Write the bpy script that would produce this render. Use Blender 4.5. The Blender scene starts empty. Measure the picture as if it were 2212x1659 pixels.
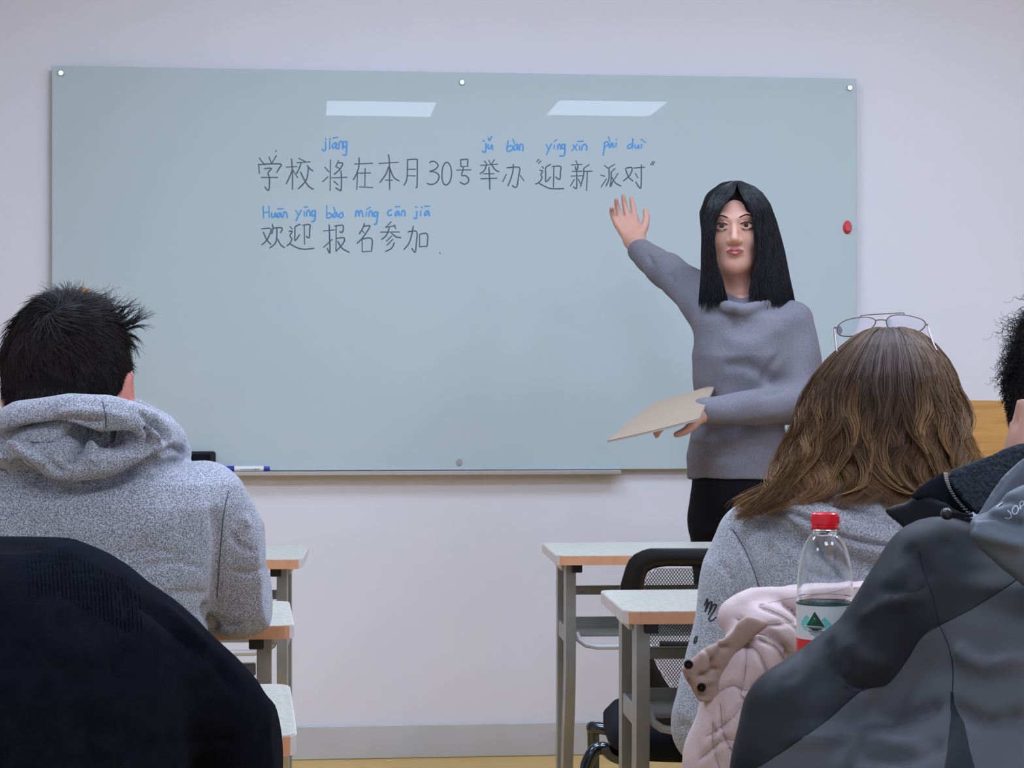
import bpy, math, random
import numpy as np
from mathutils import Matrix, Vector
from mathutils.bvhtree import BVHTree
random.seed(7); RNG = np.random.default_rng(7)
SC = bpy.context.scene
COL = SC.collection
# ------------------------------------------------------------------ camera, light, exposure
FPX, CX, HY, CH = 4400.0, 1106.0, 850.0, 1.08     # focal length in px, principal x, horizon row, camera height
TH = math.atan(0.101)                              # the camera is turned a little to the right of the wall's normal
CT, ST = math.cos(TH), math.sin(TH)
WALL_Y = 6.04
CEIL = 2.70
cam_d = bpy.data.cameras.new('camera'); cam = bpy.data.objects.new('camera', cam_d); COL.objects.link(cam)
cam.location = (0, 0, CH); cam.rotation_euler = (math.pi/2, 0, -TH)
cam_d.sensor_width = 36; cam_d.lens = FPX/2212*36; cam_d.shift_y = (HY-829.5)/2212; cam_d.clip_start = 0.05
SC.camera = cam
w = bpy.data.worlds.new('world'); SC.world = w; w.use_nodes = True
w.node_tree.nodes['Background'].inputs[0].default_value = (0.8, 0.85, 1, 1)
w.node_tree.nodes['Background'].inputs[1].default_value = 0.3
SC.view_settings.view_transform = 'Standard'; SC.view_settings.look = 'None'
SC.view_settings.gamma = 1; SC.view_settings.use_curve_mapping = False
SC.view_settings.exposure = 0.0
PANEL_STRENGTH = 16.0
SC.cycles.use_denoising = True
SC.cycles.max_bounces = 8; SC.cycles.transparent_max_bounces = 12

def P(px, py, d):      # camera-aligned frame: x right, y away from the camera, z up
    return np.array([(px-CX)*d/FPX, d, CH-(py-HY)*d/FPX])
def W(p):              # camera-aligned frame -> world (room) frame
    return (p[0]*CT+p[1]*ST, -p[0]*ST+p[1]*CT, p[2])
def on_wall(px, py, off=0.0):
    d = (WALL_Y-off)/(CT-(px-CX)/FPX*ST)
    return W(P(px, py, d))

# ------------------------------------------------------------------ materials
def mat(name, col, rough=0.6, metal=0.0, noise=None, bump=None, **kw):
    """noise = (scale, colour 2, low, high, detail) mixes a second colour in; bump = (scale, strength, distance)"""
    m = bpy.data.materials.new(name); m.use_nodes = True
    nt = m.node_tree; b = nt.nodes['Principled BSDF']
    b.inputs['Base Color'].default_value = (*col, 1); b.inputs['Roughness'].default_value = rough
    b.inputs['Metallic'].default_value = metal
    for k, v in kw.items(): b.inputs[k.replace('_', ' ')].default_value = v
    tc = nt.nodes.new('ShaderNodeTexCoord')
    if noise:
        n = nt.nodes.new('ShaderNodeTexNoise'); n.inputs['Scale'].default_value = noise[0]; n.inputs['Detail'].default_value = noise[4] if len(noise) > 4 else 3
        r = nt.nodes.new('ShaderNodeMapRange'); r.inputs[1].default_value = noise[2]; r.inputs[2].default_value = noise[3]
        mx = nt.nodes.new('ShaderNodeMix'); mx.data_type = 'RGBA'
        mx.inputs['A'].default_value = (*col, 1); mx.inputs['B'].default_value = (*noise[1], 1)
        nt.links.new(tc.outputs['Object'], n.inputs['Vector']); nt.links.new(n.outputs['Fac'], r.inputs[0])
        nt.links.new(r.outputs[0], mx.inputs['Factor']); nt.links.new(mx.outputs['Result'], b.inputs['Base Color'])
    if bump:
        n2 = nt.nodes.new('ShaderNodeTexNoise'); n2.inputs['Scale'].default_value = bump[0]; n2.inputs['Detail'].default_value = 4
        bp = nt.nodes.new('ShaderNodeBump'); bp.inputs['Strength'].default_value = bump[1]; bp.inputs['Distance'].default_value = bump[2]
        nt.links.new(tc.outputs['Object'], n2.inputs['Vector']); nt.links.new(n2.outputs['Fac'], bp.inputs['Height'])
        nt.links.new(bp.outputs[0], b.inputs['Normal'])
    return m
def wood(name, c1, c2, stretch=(1.5, 30, 30), rough=0.45, scale=3):
    m = mat(name, c1, rough); nt = m.node_tree; b = nt.nodes['Principled BSDF']
    tc = nt.nodes['Texture Coordinate']; mp = nt.nodes.new('ShaderNodeMapping'); mp.inputs['Scale'].default_value = stretch
    n = nt.nodes.new('ShaderNodeTexNoise'); n.inputs['Scale'].default_value = scale; n.inputs['Detail'].default_value = 6; n.inputs['Distortion'].default_value = .6
    cr = nt.nodes.new('ShaderNodeValToRGB'); cr.color_ramp.elements[0].position = .35; cr.color_ramp.elements[1].position = .65
    cr.color_ramp.elements[0].color = (*c2, 1); cr.color_ramp.elements[1].color = (*c1, 1)
    nt.links.new(tc.outputs['Object'], mp.inputs[0]); nt.links.new(mp.outputs[0], n.inputs['Vector'])
    nt.links.new(n.outputs['Fac'], cr.inputs[0]); nt.links.new(cr.outputs[0], b.inputs['Base Color'])
    return m
def hair_mat(name, rough=0.4, spec=.4):
    m = mat(name, (.1, .1, .1), rough); nt = m.node_tree; a = nt.nodes.new('ShaderNodeAttribute'); a.attribute_name = 'Col'
    b = nt.nodes['Principled BSDF']; b.inputs['Specular IOR Level'].default_value = spec
    nt.links.new(a.outputs['Color'], b.inputs['Base Color']); return m
M = {}
M['wall'] = mat('wall_paint', (.765, .745, .79), .75, noise=(1.5, (.75, .73, .775), .3, .7), bump=(220, .08, .002))
M['ceiling'] = mat('ceiling_paint', (.82, .82, .84), .9)
M['baseboard'] = mat('baseboard_tile', (.56, .56, .56), .4, noise=(6, (.51, .51, .505), .3, .7))
M['floor'] = wood('floor_vinyl', (.74, .48, .155), (.68, .43, .135), (1, 12, 1), .4, 4)
M['board'] = mat('board_glass', (.485, .575, .59), .006, noise=(2.2, (.50, .585, .60),   .3, .7), IOR=1.265, Coat_Weight=0.0)
M['steel'] = mat('steel', (.7, .7, .72), .25, 1.0)
M['ink'] = mat('black_ink', (.075, .10, .13), .5)
M['blue_ink'] = mat('blue_ink', (.085, .31, .66), .5)
M['alu'] = mat('aluminium', (.55, .53, .53), .4, .6)
M['black_plastic'] = mat('black_plastic', (.012, .012, .015), .35, bump=(90, .1, .001))
M['desk_top'] = mat('desk_laminate', (.53, .505, .44), .3, noise=(140, (.41, .385, .325), .45, .6, 5))
M['desk_edge'] = mat('desk_edge_band', (.68, .34, .19), .4, noise=(30, (.62, .30, .165), .35, .65))
M['desk_end'] = mat('desk_end_band', (.68, .62, .62), .45, noise=(40, (.6, .55, .54), .4, .7))
M['desk_metal'] = mat('desk_metal', (.27, .27, .265), .38, .55, noise=(12, (.34, .33, .28), .4, .7))
M['desk_black'] = mat('desk_bracket', (.012, .012, .012), .4)
M['chair_black'] = mat('chair_frame', (.008, .008, .010), .38)
M['chair_mesh'] = mat('chair_mesh', (.015, .015, .018), .6)
M['chair_seat'] = mat('chair_seat_fabric', (.008, .009, .014), .85, bump=(420, .5, .003), Specular_IOR_Level=.12)
M['chrome'] = mat('chrome', (.07, .08, .10), .18, 1.0)
M['seam_grey'] = mat('seam_grey', (.075, .085, .105), .9)
M['rib_line'] = mat('rib_line', (.0015, .0016, .003), .95, Specular_IOR_Level=.02)
M['heather'] = mat('heather_grey_jersey', (.175, .185, .225), .95, noise=(620, (.57, .595, .68), .42, .58, 2), bump=(620, .5, .003), Sheen_Weight=.15)
M['heather2'] = mat('light_heather_jersey', (.22, .235, .27), .95, noise=(520, (.56, .585, .65), .38, .62, 3), bump=(520, .4, .003), Sheen_Weight=.15)
M['navy'] = mat('dark_navy_knit', (.0045, .0050, .0095), .95, noise=(60, (.007, .0078, .0135), .35, .7), bump=(500, .4, .003), Specular_IOR_Level=.04)
M['jeans'] = mat('dark_trousers', (.015, .018, .028), .85, Specular_IOR_Level=.12)
M['black_cloth'] = mat('black_trousers', (.006, .006, .008), .8, Specular_IOR_Level=.12)
M['sweater'] = mat('lavender_grey_knit', (.145, .138, .165), .95, noise=(260, (.185, .175, .205), .35, .65), bump=(300, .3, .003))
M['skin'] = mat('skin', (.54, .29, .215), .5, noise=(25, (.56, .29, .215), .35, .7), Subsurface_Weight=.12, Subsurface_Scale=.01)
M['skin_ear'] = mat('skin_rosy', (.62, .23, .17), .5, noise=(40, (.55, .17, .12), .35, .7), Subsurface_Weight=.2, Subsurface_Scale=.01)
M['lip'] = mat('lips', (.36, .09, .09), .4)
M['white_eye'] = mat('eye_white', (.75, .72, .7), .2)
M['iris'] = mat('iris', (.02, .012, .01), .15)
M['hair'] = hair_mat('hair_strands', .55, .22)
M['hair_black'] = hair_mat('hair_strands_glossy', .38, .28)
M['hair_under'] = mat('hair_mass_black', (.008, .006, .007), .7, bump=(300, .5, .004), Specular_IOR_Level=.12)
M['hair_brown_under'] = mat('hair_mass_brown', (.045, .027, .020), .8, bump=(200, .6, .006), Specular_IOR_Level=.12)
M['paper'] = mat('tan_paper', (.32, .245, .18), .8)
M['paper2'] = mat('pale_paper', (.37, .325, .29), .8)
M['oak'] = wood('oak_veneer', (.50, .26, .075), (.40, .19, .05), (1.2, 1.2, 14), .42, 5)
M['shoe'] = mat('shoe', (.02, .02, .02), .5)
M['red'] = mat('red_plastic', (.78, .008, .025), .3, Coat_Weight=.4)
M['orange'] = mat('orange_plastic', (.75, .32, .02), .35)
M['magnet_red'] = mat('red_magnet', (.62, .06, .07), .35)
M['marker_blue'] = mat('marker_blue', (.01, .03, .38), .3)
M['marker_white'] = mat('marker_white', (.78, .78, .8), .3)
M['print_grey'] = mat('print_grey', (.25, .24, .24), .5)
M['print_dark'] = mat('print_dark', (.02, .022, .03), .6)
M['print_white'] = mat('print_white', (.45, .52, .58), .6)
M['label'] = mat('label_white', (.70, .73, .75), .35)
M['label_red'] = mat('label_red', (.72, .02, .02), .35)
M['label_teal'] = mat('label_teal', (.02, .11, .095), .4)
M['label_green'] = mat('label_green', (.008, .16, .05), .4)
M['label_dkgreen'] = mat('label_dark_green', (.004, .055, .035), .4)
M['label_aqua'] = mat('label_aqua', (.16, .62, .60), .4)
M['pink'] = mat('pink_quilted_nylon', (.60, .475, .475), .55, bump=(70, .25, .004), Sheen_Weight=.1)
M['pink_lining'] = mat('mauve_lining', (.37, .255, .225), .55, bump=(90, .35, .005))
M['snap'] = mat('dark_snap', (.03, .018, .016), .3, .6)
M['fleece'] = mat('fleece_lining', (.025, .038, .052), .95, bump=(260, 1, .006), noise=(200, (.045, .065, .085), .4, .7))
M['jkt_blue'] = mat('slate_nylon', (.078, .098, .132), .55, bump=(8, .1, .01))
M['hem'] = mat('rib_knit', (.012, .013, .02), .9, Specular_IOR_Level=.12)
M['lens'] = mat('lens_glass', (.92, .94, 1), .02, Transmission_Weight=1.0, IOR=1.02)
M['clear'] = mat('clear_plastic', (1, 1, 1), .03, Transmission_Weight=1.0, IOR=1.38)
M['wire'] = mat('thin_metal_frame', (.20, .16, .165), .35, .8)

# ------------------------------------------------------------------ object helpers
def link(o, parent=None):
    COL.objects.link(o)
    if parent is not None: o.parent = parent
    return o
def tag(o, label, cat, group=None):
    o['label'] = label; o['category'] = cat
    if group: o['group'] = group
    return o
def thing(name, label, cat, loc=(0, 0, 0), rotz=0.0, group=None):
    o = bpy.data.objects.new(name, None); o.empty_display_size = .05
    o.location = loc; o.rotation_euler = (0, 0, rotz); link(o)
    return tag(o, label, cat, group)
def struct(o): o['kind'] = 'structure'; return o
def raw_mesh(name, V, Fc, smooth=True):
    me = bpy.data.meshes.new(name)
    V = np.asarray(V, dtype=np.float32); 
    if isinstance(Fc, np.ndarray) and Fc.ndim == 2:
        n, k = Fc.shape
        me.vertices.add(len(V)); me.vertices.foreach_set('co', V.ravel())
        me.loops.add(n*k); me.loops.foreach_set('vertex_index', Fc.astype(np.int32).ravel())
        me.polygons.add(n); me.polygons.foreach_set('loop_start', np.arange(0, n*k, k, dtype=np.int32))
        me.update(calc_edges=True)
    else:
        me.from_pydata([tuple(map(float, v)) for v in V], [], [tuple(map(int, f)) for f in Fc]); me.update()
    me.validate()
    if smooth: me.polygons.foreach_set('use_smooth', np.ones(len(me.polygons), dtype=bool))
    return me
def obj(name, V, Fc, m, parent=None, smooth=True, autos=None):
    me = raw_mesh(name, V, Fc, smooth); me.materials.append(m)
    o = link(bpy.data.objects.new(name, me), parent)
    if autos is not None: me.set_sharp_from_angle(angle=math.radians(autos))
    return o
class MB:
    """collects simple solids into one mesh"""
    def __init__(s): s.v = []; s.f = []
    def add(s, V, Fc):
        n = len(s.v); s.v += [tuple(map(float, v)) for v in V]; s.f += [tuple(int(i)+n for i in f) for f in Fc]; return s
    def box(s, a, b, bev=0.0):
        (x0, y0, z0), (x1, y1, z1) = a, b
        if bev <= 0:
            return s.add([(x0,y0,z0),(x1,y0,z0),(x1,y1,z0),(x0,y1,z0),(x0,y0,z1),(x1,y0,z1),(x1,y1,z1),(x0,y1,z1)],
                         [(0,3,2,1),(4,5,6,7),(0,1,5,4),(1,2,6,5),(2,3,7,6),(3,0,4,7)])
        e = bev
        def ring(z, k): 
            c = [(x0+k,y0),(x1-k,y0),(x1,y0+k),(x1,y1-k),(x1-k,y1),(x0+k,y1),(x0,y1-k),(x0,y0+k)]
            return [(x, y, z) for x, y in c]
        def inner(z): return [(min(max(x, x0+e), x1-e), min(max(y, y0+e), y1-e), z) for x, y, _ in ring(z, e)]
        R = [inner(z0), ring(z0+e, e), ring(z1-e, e), inner(z1)]
        V = [p for r in R for p in r]; Fc = [tuple(range(7, -1, -1)), tuple(range(24, 32))]
        for k in range(3):
            for i in range(8): j = (i+1) % 8; Fc.append((k*8+i, k*8+j, k*8+8+j, k*8+8+i))
        return s.add(V, Fc)
    def prism(s, poly, z0, z1):      # poly: ccw (x, y)
        n = len(poly)
        V = [(x, y, z0) for x, y in poly]+[(x, y, z1) for x, y in poly]
        return s.add(V, [tuple(range(n-1, -1, -1)), tuple(range(n, 2*n))]+[(i, (i+1) % n, n+(i+1) % n, n+i) for i in range(n)])
    def lathe(s, prof, n=32, c=(0, 0, 0), axis='z'):     # prof: (r, z)
        V = []
        for r, z in prof:
            for i in range(n):
                a = 2*math.pi*i/n; x, y = r*math.cos(a), r*math.sin(a)
                p = (x, y, z) if axis == 'z' else ((z, x, y) if axis == 'x' else (x, z, -y))
                V.append((p[0]+c[0], p[1]+c[1], p[2]+c[2]))
        Fc = [(k*n+i, k*n+(i+1) % n, (k+1)*n+(i+1) % n, (k+1)*n+i) for k in range(len(prof)-1) for i in range(n)]
        if prof[0][0] > 1e-6: Fc.append(tuple(range(n-1, -1, -1)))
        if prof[-1][0] > 1e-6: Fc.append(tuple(range((len(prof)-1)*n, len(prof)*n)))
        return s.add(V, Fc)
    def tube(s, pts, r, n=8, closed=False):
        pts = [Vector(p) for p in pts]; N = len(pts); rr = r if isinstance(r, (list, tuple)) else [r]*N
        V = []; up = None
        for i, p in enumerate(pts):
            a = pts[(i-1) % N] if (closed or i > 0) else p; b = pts[(i+1) % N] if (closed or i < N-1) else p
            t = (b-a).normalized()
            if up is None: up = t.orthogonal().normalized()
            up = (up-t*up.dot(t)).normalized(); q = t.cross(up)
            for k in range(n):
                an = 2*math.pi*k/n; V.append(p+(up*math.cos(an)+q*math.sin(an))*rr[i])
        Fc = [(k*n+i, k*n+(i+1) % n, ((k+1) % N)*n+(i+1) % n, ((k+1) % N)*n+i) for k in range(N if closed else N-1) for i in range(n)]
        if not closed: Fc += [tuple(range(n-1, -1, -1)), tuple(range((N-1)*n, N*n))]
        return s.add(V, Fc)
    def sweep(s, pts, w, h):         # rectangular bar (w in x) along pts in a y-z profile
        V = []
        for i, p in enumerate(pts):
            a = np.array(pts[max(i-1, 0)]); b = np.array(pts[min(i+1, len(pts)-1)]); t = (b-a)/np.linalg.norm(b-a)
            nrm = np.array([0, -t[2], t[1]])
            for sx, sn in ((-1, -1), (1, -1), (1, 1), (-1, 1)):
                V.append(np.array(p)+np.array([sx*w/2, 0, 0])+nrm*sn*h/2)
        n = len(pts)
        Fc = [(k*4+i, k*4+(i+1) % 4, k*4+4+(i+1) % 4, k*4+4+i) for k in range(n-1) for i in range(4)]+[(0, 3, 2, 1), (4*n-4, 4*n-3, 4*n-2, 4*n-1)]
        return s.add(V, Fc)
    def build(s, name, m, parent=None, smooth=False, autos=None):
        import bmesh
        me = raw_mesh(name, s.v, s.f, smooth); me.materials.append(m)
        bm = bmesh.new(); bm.from_mesh(me); bmesh.ops.recalc_face_normals(bm, faces=bm.faces); bm.to_mesh(me); bm.free()
        if smooth or autos: 
            me.polygons.foreach_set('use_smooth', np.ones(len(me.polygons), dtype=bool)); me.set_sharp_from_angle(angle=math.radians(autos or 40))
        return link(bpy.data.objects.new(name, me), parent)
def spline(pts, n=6, closed=False):
    P_ = np.asarray(pts, float)
    if len(P_) < 3 and not closed:
        t = np.linspace(0, 1, n+1)[:, None]; return P_[0]*(1-t)+P_[-1]*t
    out = []; N = len(P_)
    rng = range(N if closed else N-1)
    for i in rng:
        if closed: a, b, c, d = P_[(i-1) % N], P_[i], P_[(i+1) % N], P_[(i+2) % N]
        else: a, b, c, d = P_[max(i-1, 0)], P_[i], P_[i+1], P_[min(i+2, N-1)]
        for k in range(n):
            t = k/n; out.append(.5*((2*b)+(c-a)*t+(2*a-5*b+4*c-d)*t*t+(3*b-a-3*c+d)*t**3))
    if not closed: out.append(P_[-1])
    return np.array(out)
def copy_tree(o, parent=None):
    c = o.copy(); COL.objects.link(c)
    if parent is not None: c.parent = parent
    for ch in list(o.children): copy_tree(ch, c)
    return c

# ------------------------------------------------------------------ a small field sculptor (camera-aligned metres)
class Field:
    def __init__(s, lo, hi, h):
        s.lo = np.array(lo, float); s.h = h
        s.n = np.ceil((np.array(hi)-s.lo)/h).astype(int)+1
        s.ax = [(s.lo[i]+h*np.arange(s.n[i])).astype(np.float32) for i in range(3)]
        s.F = np.full(s.n, .3, np.float32)
    def sub(s, lo, hi):
        a = np.clip(np.floor((np.array(lo)-s.lo)/s.h).astype(int), 0, s.n); b = np.clip(np.ceil((np.array(hi)-s.lo)/s.h).astype(int)+1, 0, s.n)
        sl = tuple(slice(a[i], b[i]) for i in range(3))
        X = s.ax[0][sl[0]][:, None, None]; Y = s.ax[1][sl[1]][None, :, None]; Z = s.ax[2][sl[2]][None, None, :]
        return sl, X, Y, Z
    def comb(s, sl, d, k, op):
        f = s.F[sl]
        if f.size == 0: return
        if op == 'u':
            h = np.clip(.5+.5*(f-d)/k, 0, 1); s.F[sl] = f*(1-h)+d*h-k*h*(1-h)
        else:
            d = -d; h = np.clip(.5-.5*(f-d)/k, 0, 1); s.F[sl] = f*(1-h)+d*h+k*h*(1-h)
    def tube(s, pts, r, k=.02, op='u', sc=None):
        pts = np.asarray(pts, float); r = np.broadcast_to(np.asarray(r, float), (len(pts),)); m = r.max()*(max(sc) if sc else 1)+k+.02
        sl, X, Y, Z = s.sub(pts.min(0)-m, pts.max(0)+m); best = None
        q = np.array(sc if sc else (1, 1, 1.)); 
        if len(pts) == 1: pts = np.vstack([pts, pts+1e-5]); r = np.array([r[0]]*2)
        for a, b, ra, rb in zip(pts[:-1], pts[1:], r[:-1], r[1:]):
            ab = (b-a)/q; L = max((ab**2).sum(), 1e-12)
            x = (X-a[0])/q[0]; y = (Y-a[1])/q[1]; z = (Z-a[2])/q[2]
            t = np.clip((x*ab[0]+y*ab[1]+z*ab[2])/L, 0, 1)
            d = (np.sqrt((x-t*ab[0])**2+(y-t*ab[1])**2+(z-t*ab[2])**2)-(ra+t*(rb-ra)))*q.min()
            best = d if best is None else np.minimum(best, d)
        s.comb(sl, best.astype(np.float32), k, op); return s
    def ell(s, c, r, k=.02, op='u', R=None):
        c = np.asarray(c, float); r = np.asarray(r, float); m = r.max()+k+.02
        sl, X, Y, Z = s.sub(c-m, c+m); x, y, z = X-c[0], Y-c[1], Z-c[2]
        if R is not None: x, y, z = (R[0][0]*x+R[1][0]*y+R[2][0]*z, R[0][1]*x+R[1][1]*y+R[2][1]*z, R[0][2]*x+R[1][2]*y+R[2][2]*z)
        g = np.sqrt((x/r[0])**2+(y/r[1])**2+(z/r[2])**2)
        s.comb(sl, ((g-1)*r.min()).astype(np.float32), k, op); return s
    def stack(s, rows, k=.02, p=2.0, op='u'):
        """rows (py, px left, px right, distance, half depth): one ellipse per row"""
        R = []
        for py, xl, xr, d, ry in rows:
            a, b = P(xl, py, d), P(xr, py, d); R.append((a[2], (a[0]+b[0])/2, (b[0]-a[0])/2, d, ry))
        R = np.array(sorted(R)); z = R[:, 0]
        sl, X, Y, Z = s.sub((R[:, 1].min()-R[:, 2].max()-.05, R[:, 3].min()-R[:, 4].max()-.05, z[0]-.04), (R[:, 1].max()+R[:, 2].max()+.05, R[:, 3].max()+R[:, 4].max()+.05, z[-1]+.04))
        cx, rx, cy, ry = (np.interp(Z, z, R[:, i]) for i in (1, 2, 3, 4))
        g = ((np.abs(X-cx)/rx)**p+(np.abs(Y-cy)/ry)**p)**(1/p)
        d = (g-1)*np.minimum(rx, ry); over = np.maximum(Z-z[-1], z[0]-Z); d = np.maximum(d, over)
        s.comb(sl, d.astype(np.float32), k, op); return s
    def mesh(s, smooth=1):
        F = s.F; F = F.copy(); F[0], F[-1], F[:, 0], F[:, -1], F[:, :, 0], F[:, :, -1] = (.1,)*6
        S = F < 0; n = np.array(F.shape)-1
        c = np.zeros(n, np.int8)
        for i in (0, 1):
            for j in (0, 1):
                for k in (0, 1): c += S[i:n[0]+i, j:n[1]+j, k:n[2]+k]
        act = (c > 0) & (c < 8); I = np.stack(np.nonzero(act), 1)
        idx = np.full(n, -1, np.int64); idx[act] = np.arange(len(I))
        cor = np.array([(i, j, k) for i in (0, 1) for j in (0, 1) for k in (0, 1)])
        V = np.stack([F[I[:, 0]+a, I[:, 1]+b, I[:, 2]+e] for a, b, e in cor], 1)
        pos = np.zeros((len(I), 3)); cnt = np.zeros(len(I))
        for a in range(8):
            for b in range(a+1, 8):
                if np.abs(cor[a]-cor[b]).sum() != 1: continue
                mk = (V[:, a] < 0) != (V[:, b] < 0); t = np.where(mk, V[:, a]/np.where(mk, V[:, a]-V[:, b], 1), 0)
                pos += np.where(mk[:, None], cor[a]+t[:, None]*(cor[b]-cor[a]), 0); cnt += mk
        verts = s.lo+s.h*(I+pos/cnt[:, None]); faces = []
        for ax in range(3):
            u, v = [(1, 2), (2, 0), (0, 1)][ax]
            A = np.take(S, range(n[ax]), ax); B = np.take(S, range(1, n[ax]+1), ax)
            E = np.stack(np.nonzero(A != B), 1); E = E[(E[:, u] > 0) & (E[:, v] > 0) & (E[:, u] < n[u]) & (E[:, v] < n[v])]
            du = np.zeros(3, int); dv = np.zeros(3, int); du[u] = 1; dv[v] = 1
            q = [idx[tuple((E-o).T)] for o in (du+dv, dv, 0*du, du)]
            Q = np.stack(q, 1); fl = ~A[tuple(E.T)]; Q[fl] = Q[fl][:, ::-1]; faces.append(Q)
        Fc = np.concatenate(faces)
        for _ in range(smooth): verts = relax(verts, Fc, .5)
        return verts, Fc
def relax(V, Fc, f=.5):
    acc = np.zeros_like(V); cn = np.zeros(len(V))
    k = Fc.shape[1]
    for i in range(k):
        a, b = Fc[:, i], Fc[:, (i+1) % k]
        for d in range(3):
            acc[:, d] += np.bincount(a, V[b, d], len(V))+np.bincount(b, V[a, d], len(V))
        cn += np.bincount(a, minlength=len(V))+np.bincount(b, minlength=len(V))
    return V*(1-f)+acc/np.maximum(cn, 1)[:, None]*f
def normals(V, Fc):
    n = np.cross(V[Fc[:, 2]]-V[Fc[:, 0]], V[Fc[:, 3]]-V[Fc[:, 1]]); N = np.zeros_like(V)
    for i in range(4):
        for d in range(3): N[:, d] += np.bincount(Fc[:, i], n[:, d], len(V))
    return N/np.maximum(np.linalg.norm(N, axis=1), 1e-12)[:, None]
def proj(V): return np.stack([CX+V[:, 0]*FPX/V[:, 1], HY-(V[:, 2]-CH)*FPX/V[:, 1]], 1)
def folds(V, Fc, strokes, side=-1, soft=.25):
    """push cloth in (amp<0) or out along fold lines given where they lie on the cloth; side -1 = the face towards the camera"""
    N = normals(V, Fc); q = proj(V); w = np.clip((side*N[:, 1]-(-soft))/(2*soft), 0, 1) if side else 1
    D = np.zeros(len(V))
    for amp, wd, pts in strokes:
        pts = spline(pts, 5); lo = pts.min(0)-3*wd; hi = pts.max(0)+3*wd
        m = np.nonzero((q > lo).all(1) & (q < hi).all(1))[0]
        if len(m) == 0: continue
        best = np.full(len(m), 1e9); tt = np.zeros(len(m)); L = len(pts)-1
        for i in range(L):
            a, b = pts[i], pts[i+1]; ab = b-a; t = np.clip(((q[m]-a)@ab)/max(ab@ab, 1e-9), 0, 1)
            d = np.linalg.norm(q[m]-(a+t[:, None]*ab), axis=1); u = d < best; best[u] = d[u]; tt[u] = (i+t[u])/L
        D[m] += amp*np.exp(-(best/wd)**2)*np.clip(np.minimum(tt, 1-tt)*6+.25, 0, 1)
    return V+N*(D*w)[:, None]
def wrinkle(V, Fc, amp, scale, seed=0, stretch=(1, 1, 1)):
    rg = np.random.default_rng(seed); N = normals(V, Fc); D = np.zeros(len(V))
    for _ in range(14):
        k = rg.normal(size=3)*np.array(stretch); k *= scale*rg.uniform(.6, 1.7)/np.linalg.norm(k)
        D += np.sin(V@k+rg.uniform(0, 6.28)+1.5*np.sin(V@(k[[1, 2, 0]]*.6)))
    return V+N*(D*amp/3.7)[:, None]
def blank(*rows): pass
def bvh_of(V, Fc): return BVHTree.FromPolygons([tuple(v) for v in V.tolist()], Fc.tolist())
def cast(bv, px, py):
    d = Vector(P(px, py, 1.0))-Vector((0, 0, CH)); h = bv.ray_cast(Vector((0, 0, CH)), d.normalized(), 20)
    return h[0]
def stroke_on(bv, pts, wpx, lift=.0008, n=6, thick=True):
    """a ribbon that follows the surface under the given line"""
    pts = spline(pts, n); V = []; Fc = []; last = None
    for i, p in enumerate(pts):
        a = pts[max(i-1, 0)]; b = pts[min(i+1, len(pts)-1)]; t = b-a; t /= max(np.linalg.norm(t), 1e-9); nrm = np.array([-t[1], t[0]])*wpx/2
        L, R = cast(bv, *(p+nrm)), cast(bv, *(p-nrm))
        if L is None or R is None or (L-R).length > .03: last = None; continue
        up = Vector((0, -1, 0))*lift; V += [L+up, R+up]; k = len(V)
        if last is not None: Fc.append((k-4, k-3, k-1, k-2))
        last = k
    return V, Fc
def person(name, label, px, py, d, group=None):
    o = P(px, py, d); o = np.array([o[0], o[1], 0.0])
    r = thing(name, label, 'person', W(o), -TH, group); return r, o
def add(name, VF, m, root, org, smooth=True):
    V, Fc = VF; return obj(name, np.asarray(V)-org, Fc if isinstance(Fc, np.ndarray) else Fc, m, root, smooth)
def rot(yaw, pitch=0, roll=0):     # yaw: 0 faces away from the camera, pi faces it; positive turns left
    return np.array(Matrix.Rotation(yaw, 3, 'Z')@Matrix.Rotation(pitch, 3, 'X')@Matrix.Rotation(roll, 3, 'Y'))
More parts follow.
